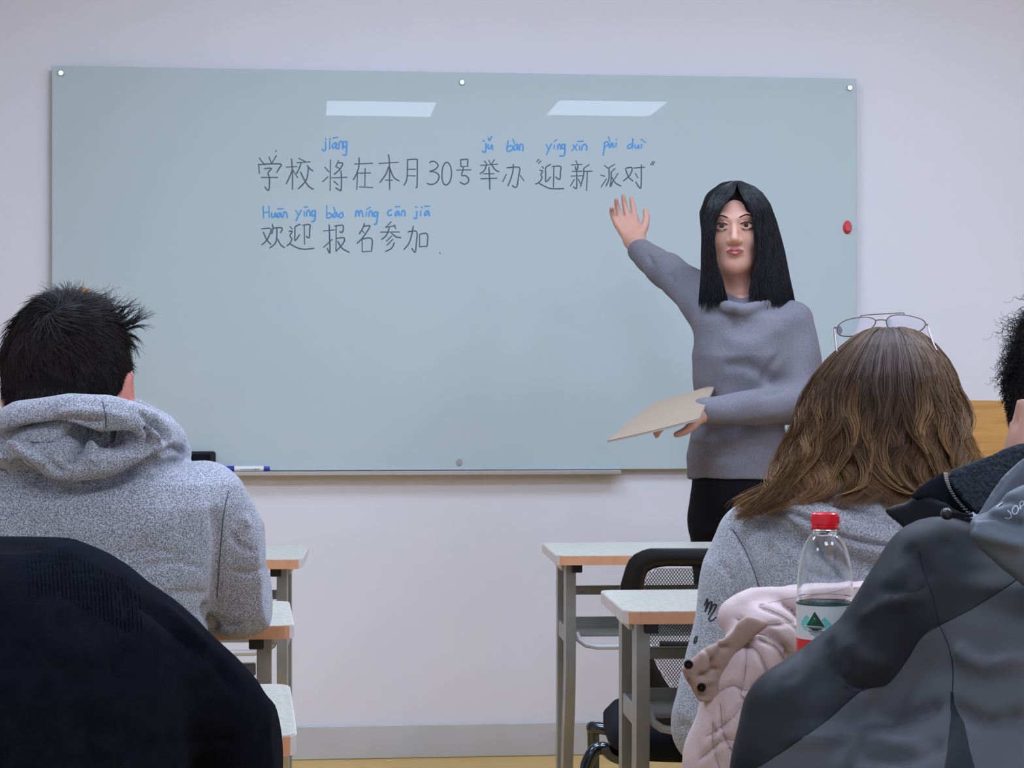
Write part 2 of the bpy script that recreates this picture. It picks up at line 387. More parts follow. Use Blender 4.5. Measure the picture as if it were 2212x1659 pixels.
def head(F, c, R, s=1.0, female=False, ears=True, neck=None):
    L = lambda x, y, z: c+R@(np.array([x, y, z])*s)
    E = lambda p, r, k=.02, op='u': F.ell(L(*p), np.array(r)*s, k, op, R)
    fw = .92 if female else 1.0
    E((0, -.012, .035), (.076, .096, .086)); E((0, .022, -.03), (.064*fw, .068, .085), .03)
    F.tube([L(-.052*fw, 0, -.058), L(-.028*fw, .05, -.085), L(0, .068, -.094), L(.028*fw, .05, -.085), L(.052*fw, 0, -.058)], np.array([.018, .016, .02, .016, .018])*s*fw, .03)
    F.tube([L(0, .084, .016), L(0, .100, -.012), L(0, .106, -.030)], np.array([.006, .008, .0105])*s, .012)
    F.tube([L(-.012, .094, -.034), L(.012, .094, -.034)], .008*s, .008)
    for q in (-1, 1):
        E((q*.032, .098, .008), (.019, .016, .012), .012, 's')
        F.tube([L(q*.014, .086, .026), L(q*.034, .084, .032), L(q*.052, .068, .026)], .006*s, .014)
        E((q*.045, .058, -.025), (.02, .02, .02), .02)
        if female:
            F.tube([L(q*.016, .087, .010), L(q*.031, .0935, .0155), L(q*.047, .084, .010)], .0036*s, .004); F.tube([L(q*.017, .087, .003), L(q*.031, .092, -.001), L(q*.046, .084, .003)], .0034*s, .004)
        if ears:
            Re = R@np.array(Matrix.Rotation(q*-.45, 3, 'Z')@Matrix.Rotation(-.15, 3, 'X'))
            F.ell(L(q*.087, -.010, -.008), np.array([.007, .019, .032])*s, .006, 'u', Re)
            F.ell(L(q*.078, 0, -.012), np.array([.010, .012, .02])*s, .008, 'u', Re)
            F.ell(L(q*.095, -.004, -.006), np.array([.007, .011, .019])*s, .005, 's', Re)
    E((0, .090, -.058), (.022, .010, .0055), .006); E((0, .088, -.067), (.018, .010, .006), .006)
    if neck is not None: F.tube([L(0, -.015, -.05), neck[0], neck[1]], [.052*s, neck[2], neck[2]*1.15], .03)
    return L
def strands(name, paths, rad, cols, m, root, org):
    """paths (N,M,3), rad (N,M), cols (N,M,3): thin three-sided tapering strands"""
    N, Mn, _ = paths.shape
    t = np.gradient(paths, axis=1); t /= np.maximum(np.linalg.norm(t, axis=2, keepdims=True), 1e-9)
    ref = np.array([.31, .9, .27]); u = np.cross(t, ref); u /= np.maximum(np.linalg.norm(u, axis=2, keepdims=True), 1e-9); v = np.cross(t, u)
    ring = [paths+(u*math.cos(a)+v*math.sin(a))*rad[..., None] for a in (0, 2.094, 4.189)]
    V = np.stack(ring, 2).reshape(-1, 3)-org
    base = (np.arange(N)[:, None]*Mn+np.arange(Mn-1)[None])*3
    Q = np.stack([np.stack([base+i, base+(i+1) % 3, base+3+(i+1) % 3, base+3+i], -1) for i in range(3)], 2).reshape(-1, 4)
    me = raw_mesh(name, V, Q, True); me.materials.append(m)
    a = me.color_attributes.new('Col', 'FLOAT_COLOR', 'POINT'); C = np.ones((N, Mn, 3, 4), np.float32); C[..., :3] = cols[:, :, None, :]
    a.data.foreach_set('color', C.ravel())
    o = link(bpy.data.objects.new(name, me), root); o['kind'] = 'stuff'; return o
def sphere_dirs(n, rg): 
    d = rg.normal(size=(n, 3)); return d/np.linalg.norm(d, axis=1)[:, None]
# ------------------------------------------------------------------ the room
XL, XR, YB = -3.3, 4.6, -1.35
def slab(name, a, b, m): return struct(MB().box(a, b).build(name, m))
slab('floor', (XL-.1, YB-.1, -.1), (XR+.1, WALL_Y+.1, 0), M['floor'])
slab('ceiling', (XL-.1, YB-.1, CEIL), (XR+.1, WALL_Y+.1, CEIL+.1), M['ceiling'])
slab('wall_front', (XL-.1, WALL_Y, 0), (XR+.1, WALL_Y+.1, CEIL), M['wall'])
slab('wall_back', (XL-.1, YB-.1, 0), (XR+.1, YB, CEIL), M['wall'])
slab('wall_left', (XL-.1, YB, 0), (XL, WALL_Y, CEIL), M['wall'])
slab('wall_right', (XR, YB, 0), (XR+.1, WALL_Y, CEIL), M['wall'])
bb = MB().box((XL, WALL_Y-.012, 0), (XR, WALL_Y, .100), .003).build('baseboard_front', M['baseboard']); struct(bb)
for nm, a, b in (('baseboard_left', (XL, YB, 0), (XL+.012, WALL_Y-.012, .1)), ('baseboard_right', (XR-.012, YB, 0), (XR, WALL_Y-.012, .1))):
    struct(MB().box(a, b, .003).build(nm, M['baseboard']))
# ceiling panel lights: two mirror in the glass board, more are added unseen for brightness
def emis(name, s):
    m = bpy.data.materials.new(name); m.use_nodes = True; nt = m.node_tree; nt.nodes.clear()
    e = nt.nodes.new('ShaderNodeEmission'); e.inputs[0].default_value = (.78, .94, 1.24, 1); e.inputs[1].default_value = s
    o = nt.nodes.new('ShaderNodeOutputMaterial'); nt.links.new(e.outputs[0], o.inputs[0]); return m
M['lamp'] = emis('lamp_diffuser', PANEL_STRENGTH)
def mirror_panel(px, py):
    """ceiling point whose mirror image in the board shows at that pixel"""
    h = np.array(on_wall(px, py)); c = np.array([0, 0, CH]); d = h-c; t = (CEIL-CH)/d[2]; q = c+d*t
    return q[0], 2*WALL_Y-q[1]
LX = [mirror_panel(820, 232), mirror_panel(1305, 231)]
spots = []
for (x, y), w_ in zip(LX, ('left', 'right')): spots.append((x, y, w_+' one of the two square ceiling lights mirrored in the board'))
ly = LX[0][1]; xa_, xb_ = mirror_panel(112, 232)[0]-.42, mirror_panel(1852, 232)[0]+.42
ords = ['leftmost', 'second from the left', 'third from the left', 'rightmost']
for n_, x in zip(ords, (-1.0, LX[0][0], LX[1][0], 2.6)): spots.append((x, 3.1, n_+' square light in an added unseen ceiling row between desks and board'))  # row suits the arm's shadow; extra unseen panels added to lift the light
for x, w_ in ((xa_, 'left of the aisle'), (xb_, 'just right of the aisle'), (xb_+1.1, 'along the right wall')): spots.append((x, ly, 'added unseen ceiling light panel over the desks, '+w_))  # unseen panels added for brightness, kept outside the board's mirror view
for x, w_ in ((.1, 'left'), (1.6, 'right')): spots.append((x, 4.5, w_+' panel of an added, unseen ceiling light row nearest the board'))  # unseen row added to brighten the room
proto = None
for i, (x, y, lab) in enumerate(spots):
    if i == 0:
        t = thing('ceiling_light', lab, 'light', (x, y, CEIL-.012), 0, 'square ceiling light panels')
        MB().box((-.30, -.30, -.004), (.30, .30, .010)).build('diffuser', M['lamp'], t)
        f = MB()
        for a, b in (((-.315, -.315, -.006), (.315, -.30, .012)), ((-.315, .30, -.006), (.315, .315, .012)), ((-.315, -.30, -.006), (-.30, .30, .012)), ((.30, -.30, -.006), (.315, .30, .012))): f.box(a, b)
        f.build('frame', M['alu'], t); proto = t
    else:
        t = copy_tree(proto); t.location = (x, y, CEIL-.012); t['label'] = lab
    t['group'] = 'square ceiling light panels'

# ------------------------------------------------------------------ glass board with its writing
GF = 0.030                       # distance of the glass face from the wall
c0 = on_wall(112, 140, GF); c1 = on_wall(1850, 172, GF); c2 = on_wall(112, 1017, GF)
bx0, bx1, bz0, bz1 = c0[0], c1[0], c2[2]-.002, (c0[2]+c1[2])/2
org_b = np.array([(bx0+bx1)/2, WALL_Y-GF, bz0])
board = thing('glass_board', 'pale green glass writing board on the front wall with Chinese handwriting', 'board', tuple(org_b))
hw = (bx1-bx0)/2; hh = bz1-bz0
MB().box((-hw, 0, 0), (hw, .008, hh), .0015).build('glass_panel', M['board'], board)
bolt = MB().lathe([(.0, -.006), (.007, -.006), (.0095, -.003), (.0095, 0), (.0065, .008), (.0065, .0295)], 24, axis='y')
def bolt_at(px, py, k=[None]):
    q = np.array(on_wall(px, py, GF))-org_b
    if k[0] is None: o = bolt.build('standoff_bolt', M['steel'], board, True); k[0] = o
    else: o = k[0].copy(); COL.objects.link(o)
    o.location = (q[0], 0, q[2]); return o
for a in ((132, 158), (998, 178), (1835, 190), (992, 998), (130, 998), (1836, 1000)): bolt_at(*a)
rail = MB().box((-hw+.35, -.022, -.014), (hw-.72, .012, -.002), .002)
ro = rail.build('pen_rail', M['alu'], board)
A = lambda pts: [(520+x/4.608, 200+y/4.608) for x, y in pts]
B = lambda pts: [(980+x/4.608, 200+y/4.608) for x, y in pts]
BLACK = [
(A, [[(185,652),(238,720)],[(282,642),(305,703)],[(355,628),(308,705)],[(350,575),(350,586)],[(178,712),(185,805)],[(175,720),(250,712),(398,712),(385,750),(358,795)],[(235,758),(305,755),(272,800),(285,850),(285,940),(272,975),(240,938)],[(205,845),(368,845)]]),
(A, [[(455,742),(560,738)],[(505,660),(515,800),(515,965)],[(515,765),(490,830),(453,910)],[(515,765),(565,845)],[(578,655),(640,685)],[(560,698),(690,690)],[(600,705),(580,760),(555,808)],[(662,725),(690,760),(718,780)],[(672,745),(665,830),(640,890),(572,958)],[(595,790),(640,880),(680,935),(722,962)]]),
(A, [[(893,670),(890,975)],[(838,745),(880,790)],[(868,838),(815,888)],[(975,675),(945,740)],[(972,700),(1015,703),(990,760),(930,815)],[(952,738),(985,760)],[(903,850),(1058,843)],[(998,780),(1003,850),(1000,960),(990,975),(945,948)],[(928,882),(968,918)]]),
(A, [[(1135,712),(1312,703)],[(1178,650),(1175,740),(1150,815),(1120,868)],[(1163,790),(1155,965)],[(1172,803),(1292,800)],[(1238,755),(1235,930)],[(1180,940),(1315,946)]]),
(A, [[(1375,706),(1568,693)],[(1470,618),(1480,700),(1482,965)],[(1475,735),(1440,820),(1385,895)],[(1480,735),(1520,840),(1577,880)],[(1440,870),(1510,872)]]),
(A, [[(1660,665),(1655,850),(1625,922)],[(1660,668),(1750,665),(1757,700),(1755,930),(1745,942)],[(1660,765),(1740,763)],[(1662,828),(1740,830)]]),
(A, [[(1880,700),(1900,685),(1935,690),(1965,725),(1935,765),(1880,785),(1930,790),(1970,820),(1970,860),(1940,900),(1895,915),(1853,903)]]),
(A, [[(2035,700),(2010,750),(2003,850),(2020,905),(2045,920),(2080,890),(2097,820),(2090,740),(2060,695),(2030,705)]]),
(B, [[(68,668),(70,703),(72,738)],[(68,668),(104,666),(138,665),(139,700),(140,735)],[(72,738),(140,735)],[(30,772),(172,770)],[(95,742),(92,772),(80,825),(120,828),(150,860),(140,895),(105,912),(62,892)]]),
(B, [[(305,680),(335,720)],[(350,675),(370,715)],[(405,668),(375,715)],[(268,725),(438,713)],[(325,725),(305,775),(262,808)],[(380,720),(410,765),(452,790)],[(297,808),(400,808)],[(270,858),(430,852)],[(350,745),(357,850),(360,965)]]),
(B, [[(530,750),(652,745),(648,820),(632,925),(612,945),(583,925)],[(593,715),(590,780),(565,870),(540,928)],[(522,815),(488,888)],[(662,825),(700,878)]]),
(B, [[(848,665),(828,690)],[(868,680),(845,705)]]),
(B, [[(878,735),(895,755)],[(855,775),(885,780),(868,820),(880,845),(855,890),(815,910)],[(850,903),(900,930),(960,955),(1040,958),(1098,955)],[(965,715),(917,748),(916,820),(918,890),(965,840)],[(980,738),(1063,735),(1062,790),(1055,865),(1015,840)],[(997,745),(992,940)]]),
(B, [[(1215,678),(1235,715)],[(1172,720),(1278,715)],[(1210,735),(1216,765),(1228,768),(1240,725)],[(1180,785),(1280,782)],[(1168,832),(1285,828)],[(1225,785),(1225,935),(1215,955),(1190,938)],[(1200,865),(1162,930)],[(1240,860),(1260,905)],[(1348,718),(1295,755)],[(1295,755),(1292,830),(1262,935)],[(1298,785),(1378,783)],[(1330,790),(1322,975)]]),
(B, [[(1500,725),(1535,755)],[(1463,822),(1502,832)],[(1520,860),(1465,943)],[(1600,715),(1545,750)],[(1545,750),(1545,860),(1515,930)],[(1605,755),(1570,790)],[(1568,790),(1566,870),(1558,940),(1585,880)],[(1635,805),(1600,860)],[(1575,845),(1610,900),(1665,930)]]),
(B, [[(1710,755),(1775,748),(1755,820),(1690,880)],[(1712,765),(1740,840),(1785,880)],[(1793,752),(1900,743)],[(1868,720),(1865,930),(1848,945),(1812,890)],[(1808,805),(1832,848)]]),
(B, [[(1985,685),(1960,720)],[(2000,690),(1980,722)]]),
(A, [[(208,1357),(298,1355),(285,1420),(255,1475),(210,1515)],[(225,1390),(260,1465),(300,1510)],[(313,1310),(322,1350),(308,1408)],[(322,1350),(410,1347),(398,1395)],[(360,1352),(358,1450),(340,1505),(288,1548)],[(368,1460),(398,1515),(437,1545)]]),
(A, [[(490,1335),(515,1358)],[(482,1380),(512,1382),(490,1425),(508,1455),(490,1500),(460,1525)],[(487,1503),(550,1540),(630,1560),(730,1550)],[(592,1310),(542,1338),(540,1400),(540,1475),(585,1415)],[(615,1322),(687,1315),(686,1370),(682,1445),(652,1430)],[(632,1322),(635,1510)]]),
(A, [[(825,1377),(935,1367)],[(880,1315),(885,1450),(888,1597),(862,1550)],[(912,1460),(825,1540)],[(950,1325),(948,1580)],[(935,1330),(1017,1322),(1013,1390),(985,1385)],[(950,1452),(1028,1447),(1020,1500),(948,1580)],[(965,1480),(1010,1550),(1080,1590)]]),
(A, [[(1232,1303),(1215,1350),(1180,1408)],[(1225,1333),(1285,1325),(1265,1370),(1210,1450),(1158,1500)],[(1205,1370),(1228,1398)],[(1208,1455),(1210,1583)],[(1208,1458),(1303,1455),(1302,1578)],[(1210,1583),(1303,1578)]]),
(A, [[(1497,1288),(1443,1342)],[(1443,1342),(1540,1325)],[(1525,1318),(1543,1355)],[(1390,1390),(1580,1388)],[(1480,1345),(1450,1420),(1403,1462)],[(1500,1400),(1545,1435),(1595,1445)],[(1500,1430),(1450,1480)],[(1515,1460),(1455,1520)],[(1530,1495),(1500,1550),(1440,1582)]]),
(A, [[(1665,1388),(1750,1383),(1748,1500),(1735,1590),(1702,1550)],[(1717,1330),(1705,1400),(1675,1500),(1625,1562)],[(1780,1415),(1780,1535)],[(1780,1412),(1857,1408),(1855,1530)],[(1778,1535),(1855,1530)]]),
(A, [[(1979,1594),(1985,1600)]]),
]
def a_(x, y, s=1.0, up=-45): return []
BLUE = [
(A, [[(845,490),(845,560),(830,580),(810,565)],[(842,455),(850,470)],[(888,488),(885,560)],[(885,458),(894,468)],[(942,497),(915,520),(913,548),(935,548),(957,500),(950,548),(965,560)],[(918,455),(965,443)],[(977,560),(982,500),(1000,485),(1015,500),(1015,560)],[(1055,488),(1030,490),(1020,520),(1035,545),(1052,530),(1056,488),(1052,600),(1040,625),(1018,618)]]),
(B, [[(322,505),(320,570),(308,597),(285,580)],[(290,478),(308,485)],[(343,515),(343,550),(362,560),(380,520),(388,570)],[(345,450),(355,478),(380,437)]]),
(B, [[(543,480),(530,580),(575,575),(590,545),(568,528),(535,545)],[(625,515),(598,540),(605,575),(630,545),(635,510),(640,570)],[(590,465),(605,505)],[(655,575),(660,522),(680,515),(690,540),(688,582)]]),
(B, [[(922,515),(940,560)],[(975,510),(945,570),(925,618)],[(1003,520),(1000,560)],[(1000,490),(1025,468)],[(1035,565),(1040,522),(1055,515),(1062,530),(1062,565)],[(1108,515),(1080,520),(1075,550),(1090,560),(1105,545),(1110,515),(1105,610),(1085,632),(1055,628)]]),
(B, [[(1188,520),(1225,575)],[(1230,515),(1175,580)],[(1252,530),(1252,570)],[(1235,487),(1290,483)],[(1272,575),(1282,532),(1308,515),(1325,540),(1322,575)]]),
(B, [[(1500,495),(1498,560),(1488,625)],[(1500,500),(1530,490),(1540,515),(1500,545)],[(1572,505),(1548,530),(1555,550),(1575,520),(1582,500),(1590,550)],[(1540,440),(1555,485)],[(1618,500),(1612,545)],[(1618,465),(1622,473)]]),
(B, [[(1765,510),(1735,530),(1733,552),(1757,552),(1778,520),(1785,455),(1777,555)],[(1805,515),(1805,545),(1825,553),(1840,520),(1845,555)],[(1870,515),(1868,555)],[(1865,465),(1912,500)]]),
(A, [[(222,1132),(228,1248)],[(280,1132),(283,1245)],[(228,1195),(280,1190)],[(308,1195),(308,1235),(328,1240),(348,1195),(350,1240)],[(385,1195),(365,1220),(372,1245),(395,1215),(398,1195),(405,1242)],[(368,1160),(422,1155)],[(420,1245),(427,1197),(445,1190),(458,1205),(462,1245)]]),
(A, [[(548,1175),(572,1215)],[(603,1170),(575,1225),(550,1278)],[(632,1185),(632,1228)],[(632,1142),(665,1138)],[(655,1230),(658,1190),(678,1172),(690,1195),(690,1230)],[(742,1175),(715,1180),(705,1210),(720,1230),(738,1210),(743,1175),(740,1250),(730,1280),(705,1285)]]),
(A, [[(857,1125),(855,1250)],[(855,1248),(890,1245),(905,1220),(885,1200),(858,1215)],[(940,1195),(920,1220),(930,1245),(950,1215),(955,1190),(965,1240)],[(925,1140),(940,1185)],[(1000,1195),(980,1220),(990,1245),(1015,1235),(1018,1205),(1000,1195)]]),
(A, [[(1143,1235),(1150,1185),(1165,1178),(1178,1230)],[(1178,1230),(1185,1185),(1202,1178),(1217,1235)],[(1252,1190),(1247,1232)],[(1250,1165),(1292,1140)],[(1275,1235),(1282,1188),(1302,1180),(1312,1235)],[(1362,1190),(1335,1190),(1325,1215),(1340,1235),(1358,1215),(1366,1190),(1358,1270),(1348,1308),(1328,1310)]]),
(A, [[(1502,1165),(1470,1180),(1462,1210),(1480,1225),(1502,1215)],[(1560,1180),(1537,1205),(1545,1230),(1565,1200),(1572,1180),(1580,1228)],[(1535,1137),(1585,1135)],[(1600,1228),(1605,1183),(1625,1175),(1635,1195),(1633,1230)]]),
(A, [[(1752,1180),(1750,1240),(1740,1257),(1720,1245)],[(1738,1137),(1755,1140)],[(1793,1180),(1790,1225)],[(1800,1140),(1808,1150)],[(1860,1175),(1832,1200),(1835,1225),(1860,1205),(1867,1180),(1880,1228)],[(1830,1133),(1882,1130)]]),
]
def pen_glyph(name, cv, strokes, wpx, m):
    V, Fc = [], []
    for si, st in enumerate(strokes):
        p = np.array(cv(st)); p = spline(p, 4) if len(p) > 2 else p
        q = np.array([np.array(on_wall(x, y, GF))-org_b for x, y in p])[:, [0, 2]]
        wd = wpx/725/2; base = len(V)
        e = q[1]-q[0]; q[0] -= e/np.linalg.norm(e)*wd*.6; e = q[-1]-q[-2]; q[-1] += e/np.linalg.norm(e)*wd*.6
        for i in range(len(q)):
            t = q[min(i+1, len(q)-1)]-q[max(i-1, 0)]; t /= max(np.linalg.norm(t), 1e-9); n_ = np.array([-t[1], t[0]])
            ww = wd*(.8 if i in (0, len(q)-1) else 1)
            for s_ in (1, -1): V.append((q[i][0]+n_[0]*ww*s_, -.0003-si*.00006-i*.000002, q[i][1]+n_[1]*ww*s_))
        for i in range(len(q)-1): k = base+2*i; Fc.append((k, k+1, k+3, k+2))
    return obj(name, V, Fc, m, board, False)
for cv, st in BLACK: pen_glyph('handwritten_character', cv, st, 2.9, M['ink'])
for cv, st in BLUE: pen_glyph('handwritten_syllable', cv, st, 3.5, M['blue_ink'])
# magnets
def magnet(px, py, r, m, lab, sx=1.0, sz=1.0):
    q = on_wall(px, py, GF)
    o = MB().lathe([(0, -.011), (r*.6, -.011), (r*.8, -.008), (r*.72, -.004), (r, -.001), (r, 0)], 24, axis='y').build('magnet', m, None, True)
    o.location = (q[0], WALL_Y-GF-.0005, q[2]); o.scale = (sx, 1, sz); tag(o, lab, 'magnet'); return o
magnet(184, 629, .010, M['orange'], 'small orange magnet on the board just above the dark-haired student')
magnet(1830, 491, .017, M['magnet_red'], 'red magnet near the right edge of the glass board', .8, 1.2)
# eraser box and marker on the rail
q = np.array(on_wall(466, 975, GF+.014)); xr = q[0]; zt = q[2]; zr = bz0-.002
er = thing('board_eraser', 'black board eraser box standing on the rail under the board', 'eraser', (xr-.075, WALL_Y-GF-.013, zr))
MB().box((-.075, -.011, 0), (.075, .012, zt-zr), .005).build('case', M['black_plastic'], er, autos=30)
MB().box((-.06, -.0125, .006), (.06, -.0108, zt-zr-.008), .002).build('felt_pad', M['chair_seat'], er)
m0 = np.array(on_wall(470, 1009, GF+.012)); m1 = np.array(on_wall(583, 1014, GF+.012)); L = m1[0]-m0[0]; zc = zr+.0085
mk = thing('marker_pen', 'white board marker with blue cap lying on the rail under the board', 'marker', (m0[0], WALL_Y-GF-.012, zc))
MB().lathe([(.0, .048*L/.15), (.008, .048*L/.15), (.0082, .05*L/.15), (.0082, L*.86), (.0062, L*.885), (.0, L*.885)], 24, axis='x').build('barrel', M['marker_white'], mk, True)
MB().lathe([(0, 0), (.0066, .0005), (.0076, .004), (.0080, L*.33), (0, L*.33)], 24, axis='x').build('cap', M['marker_blue'], mk, True)
MB().lathe([(0, L*.88), (.0064, L*.88), (.0064, L*.985), (.005, L), (0, L)], 24, axis='x').build('end_plug', M['marker_blue'], mk, True)
pr = MB()
for i in range(9): x = L*(.44+.035*i); pr.box((x, -.0087, -.0035), (x+.0035, -.0081, -.0005))
for i in range(9): x = L*(.70+.013*i); pr.box((x, -.0087, -.004), (x+.0010, -.0081, .0005))
pr.build('print', M['print_grey'], mk)
# faint scratch marks
# ------------------------------------------------------------------ desks
def desk(lab, px, py, d, side, ang, width=1.2, depth=.36, group=None, solid=True):
    """(px, py, d): the near top corner of the visible end; side -1: its left end, +1: its right end"""
    c = W(P(px, py, d)); z = c[2]; t = thing('student_desk', lab, 'desk', (c[0], c[1], 0), -TH+ang, group)
    s = -side; x0, x1 = (0, width) if s > 0 else (-width, 0); th = .019; r = .022
    def rr(x0, x1, y0, y1, r):
        out = []
        for cx, cy, a0 in ((x1-r, y0+r, -90), (x1-r, y1-r, 0), (x0+r, y1-r, 90), (x0+r, y0+r, 180)):
            out += [(cx+r*math.cos(math.radians(a0+k*22.5)), cy+r*math.sin(math.radians(a0+k*22.5))) for k in range(5)]
        return out
    MB().prism(rr(x0, x1, 0, depth, r), z-th, z).build('desktop', M['desk_top'], t)
    pl = rr(x0-.0012, x1+.0012, -.0012, depth+.0012, r+.001)
    def band(idx, name, m):
        V = []; Fc = []
        for k in idx: V += [(pl[k][0], pl[k][1], z-th-.0008), (pl[k][0], pl[k][1], z-.0012)]
        inner = [(p[0], p[1]) for p in pl]
        o = MB()
        for a, b in zip(idx[:-1], idx[1:]):
            A_, B_ = pl[a], pl[b]; cxm, cym = (x0+x1)/2, depth/2
            def ins(p): v = np.array([cxm-p[0], cym-p[1]]); v = np.sign(v)*.003; return (p[0]+v[0], p[1]+v[1])
            o.prism([A_, B_, ins(B_), ins(A_)], z-th-.0008, z-.0012)
        o.build(name, m, t)
    band([18, 19, 0, 1, 2], 'front_edge_band', M['desk_edge']) if False else None
    band([17, 18, 19, 0, 1, 2], 'front_edge_band', M['desk_edge'])
    band([2, 3, 4, 5, 6, 7], 'end_edge_band', M['desk_end']); band([7, 8, 9, 10, 11, 12], 'back_edge_band', M['desk_edge']); band([12, 13, 14, 15, 16, 17], 'end_edge_band', M['desk_end'])
    zz = z-th; e_ = .042 if side > 0 else .033; lx = (e_, width-e_)
    for k, dx in enumerate(lx):
        x = s*dx
        prof = [(0, .065, zz), (0, .066, zz-.17), (0, .075, zz-.26), (0, .11, zz-.38), (0, .15, zz-.52), (0, .165, .03)]
        pr_ = [tuple(v) for v in spline([p[1:] for p in prof], 5)]
        lg = MB().sweep([(x, a, b) for a, b in pr_], .021, .055); lg.build('leg', M['desk_metal'], t)
        prof = [(0, .245, zz), (0, .246, zz-.25), (0, .25, zz-.42), (0, .26, zz-.60), (0, .262, .03)]
        pr_ = [tuple(v) for v in spline([p[1:] for p in prof], 5)]
        MB().sweep([(x, a, b) for a, b in pr_], .021, .040).build('leg', M['desk_metal'], t)
        MB().box((x-.009, .09, zz-.175), (x+.009, .225, zz-.140), .002).build('side_link', M['desk_metal'], t)
        MB().box((x-.014, .0, .0), (x+.014, .33, .032), .006).build('foot', M['desk_metal'], t)
        xo = x+(.012 if k == 0 else -.012)*s; MB().box((xo-.011, .028, zz-.019), (xo+.011, .075, zz), .0015).build('bracket', M['desk_black'], t)
        MB().box((x-.016, .09, zz-.020), (x+.016, .25, zz), .001).build('top_support', M['desk_end'], t)
    xa, xb = sorted((s*lx[0], s*lx[1]))
    MB().box((xa+.012, .225, zz-.085), (xb-.012, .245, zz-.066), .002).build('crossbar', M['desk_metal'], t)
    # book shelf: a shallow tray with a rolled, round-ended front
    tr = MB(); n = 6
    tr.box((xa+.014, .08, zz-.160), (xb-.014, .24, zz-.156))
    tr.box((xa+.014, .238, zz-.160), (xb-.014, .242, zz-.135))
    tr.build('shelf_tray', M['desk_metal'], t)
    e = .05; pf = [(xa+.014, zz-.150), (xa+.02, zz-.165), (xa+.035, zz-.176), (xa+.06, zz-.181), (xb-.06, zz-.181), (xb-.035, zz-.176), (xb-.02, zz-.165), (xb-.014, zz-.150)]
    MB().tube([(a, .075, b) for a, b in pf], .0065, 8).build('shelf_lip', M['baseboard'], t, True)
    return t
G = 'student desks with pale tops'
desk('pale-topped student desk on the right, in the front row, nearest the board', 1203.5, 1200.8, 4.26, -1, math.atan(.0707), depth=.38, group=None)
desk('pale-topped student desk right behind the mesh-backed chair, second row on the right', 1351, 1321.3, 3.17, -1, math.atan(.0707), depth=.35)
desk('pale-topped student desk on the left, in the front row, nearest the board', 651, 1208.3, 4.17, 1, .06, depth=.38)
desk('pale-topped student desk on which the student in the grey hoodie on the left leans', 634, 1351, 2.99, 1, math.atan(.13), depth=.36)
desk('pale-topped student desk in front of the person in the navy sweater', 640, 1590, 1.97, 1, math.atan(.13), depth=.36)
d3 = P(1597, 1516, 2.20); d3 = d3+np.array([.004, -.36, 0]); pq = proj(d3[None])[0]
desk('pale-topped student desk with the water bottle, under the black jacket sleeve', pq[0], pq[1], d3[1], -1, .0, depth=.36, width=1.2)

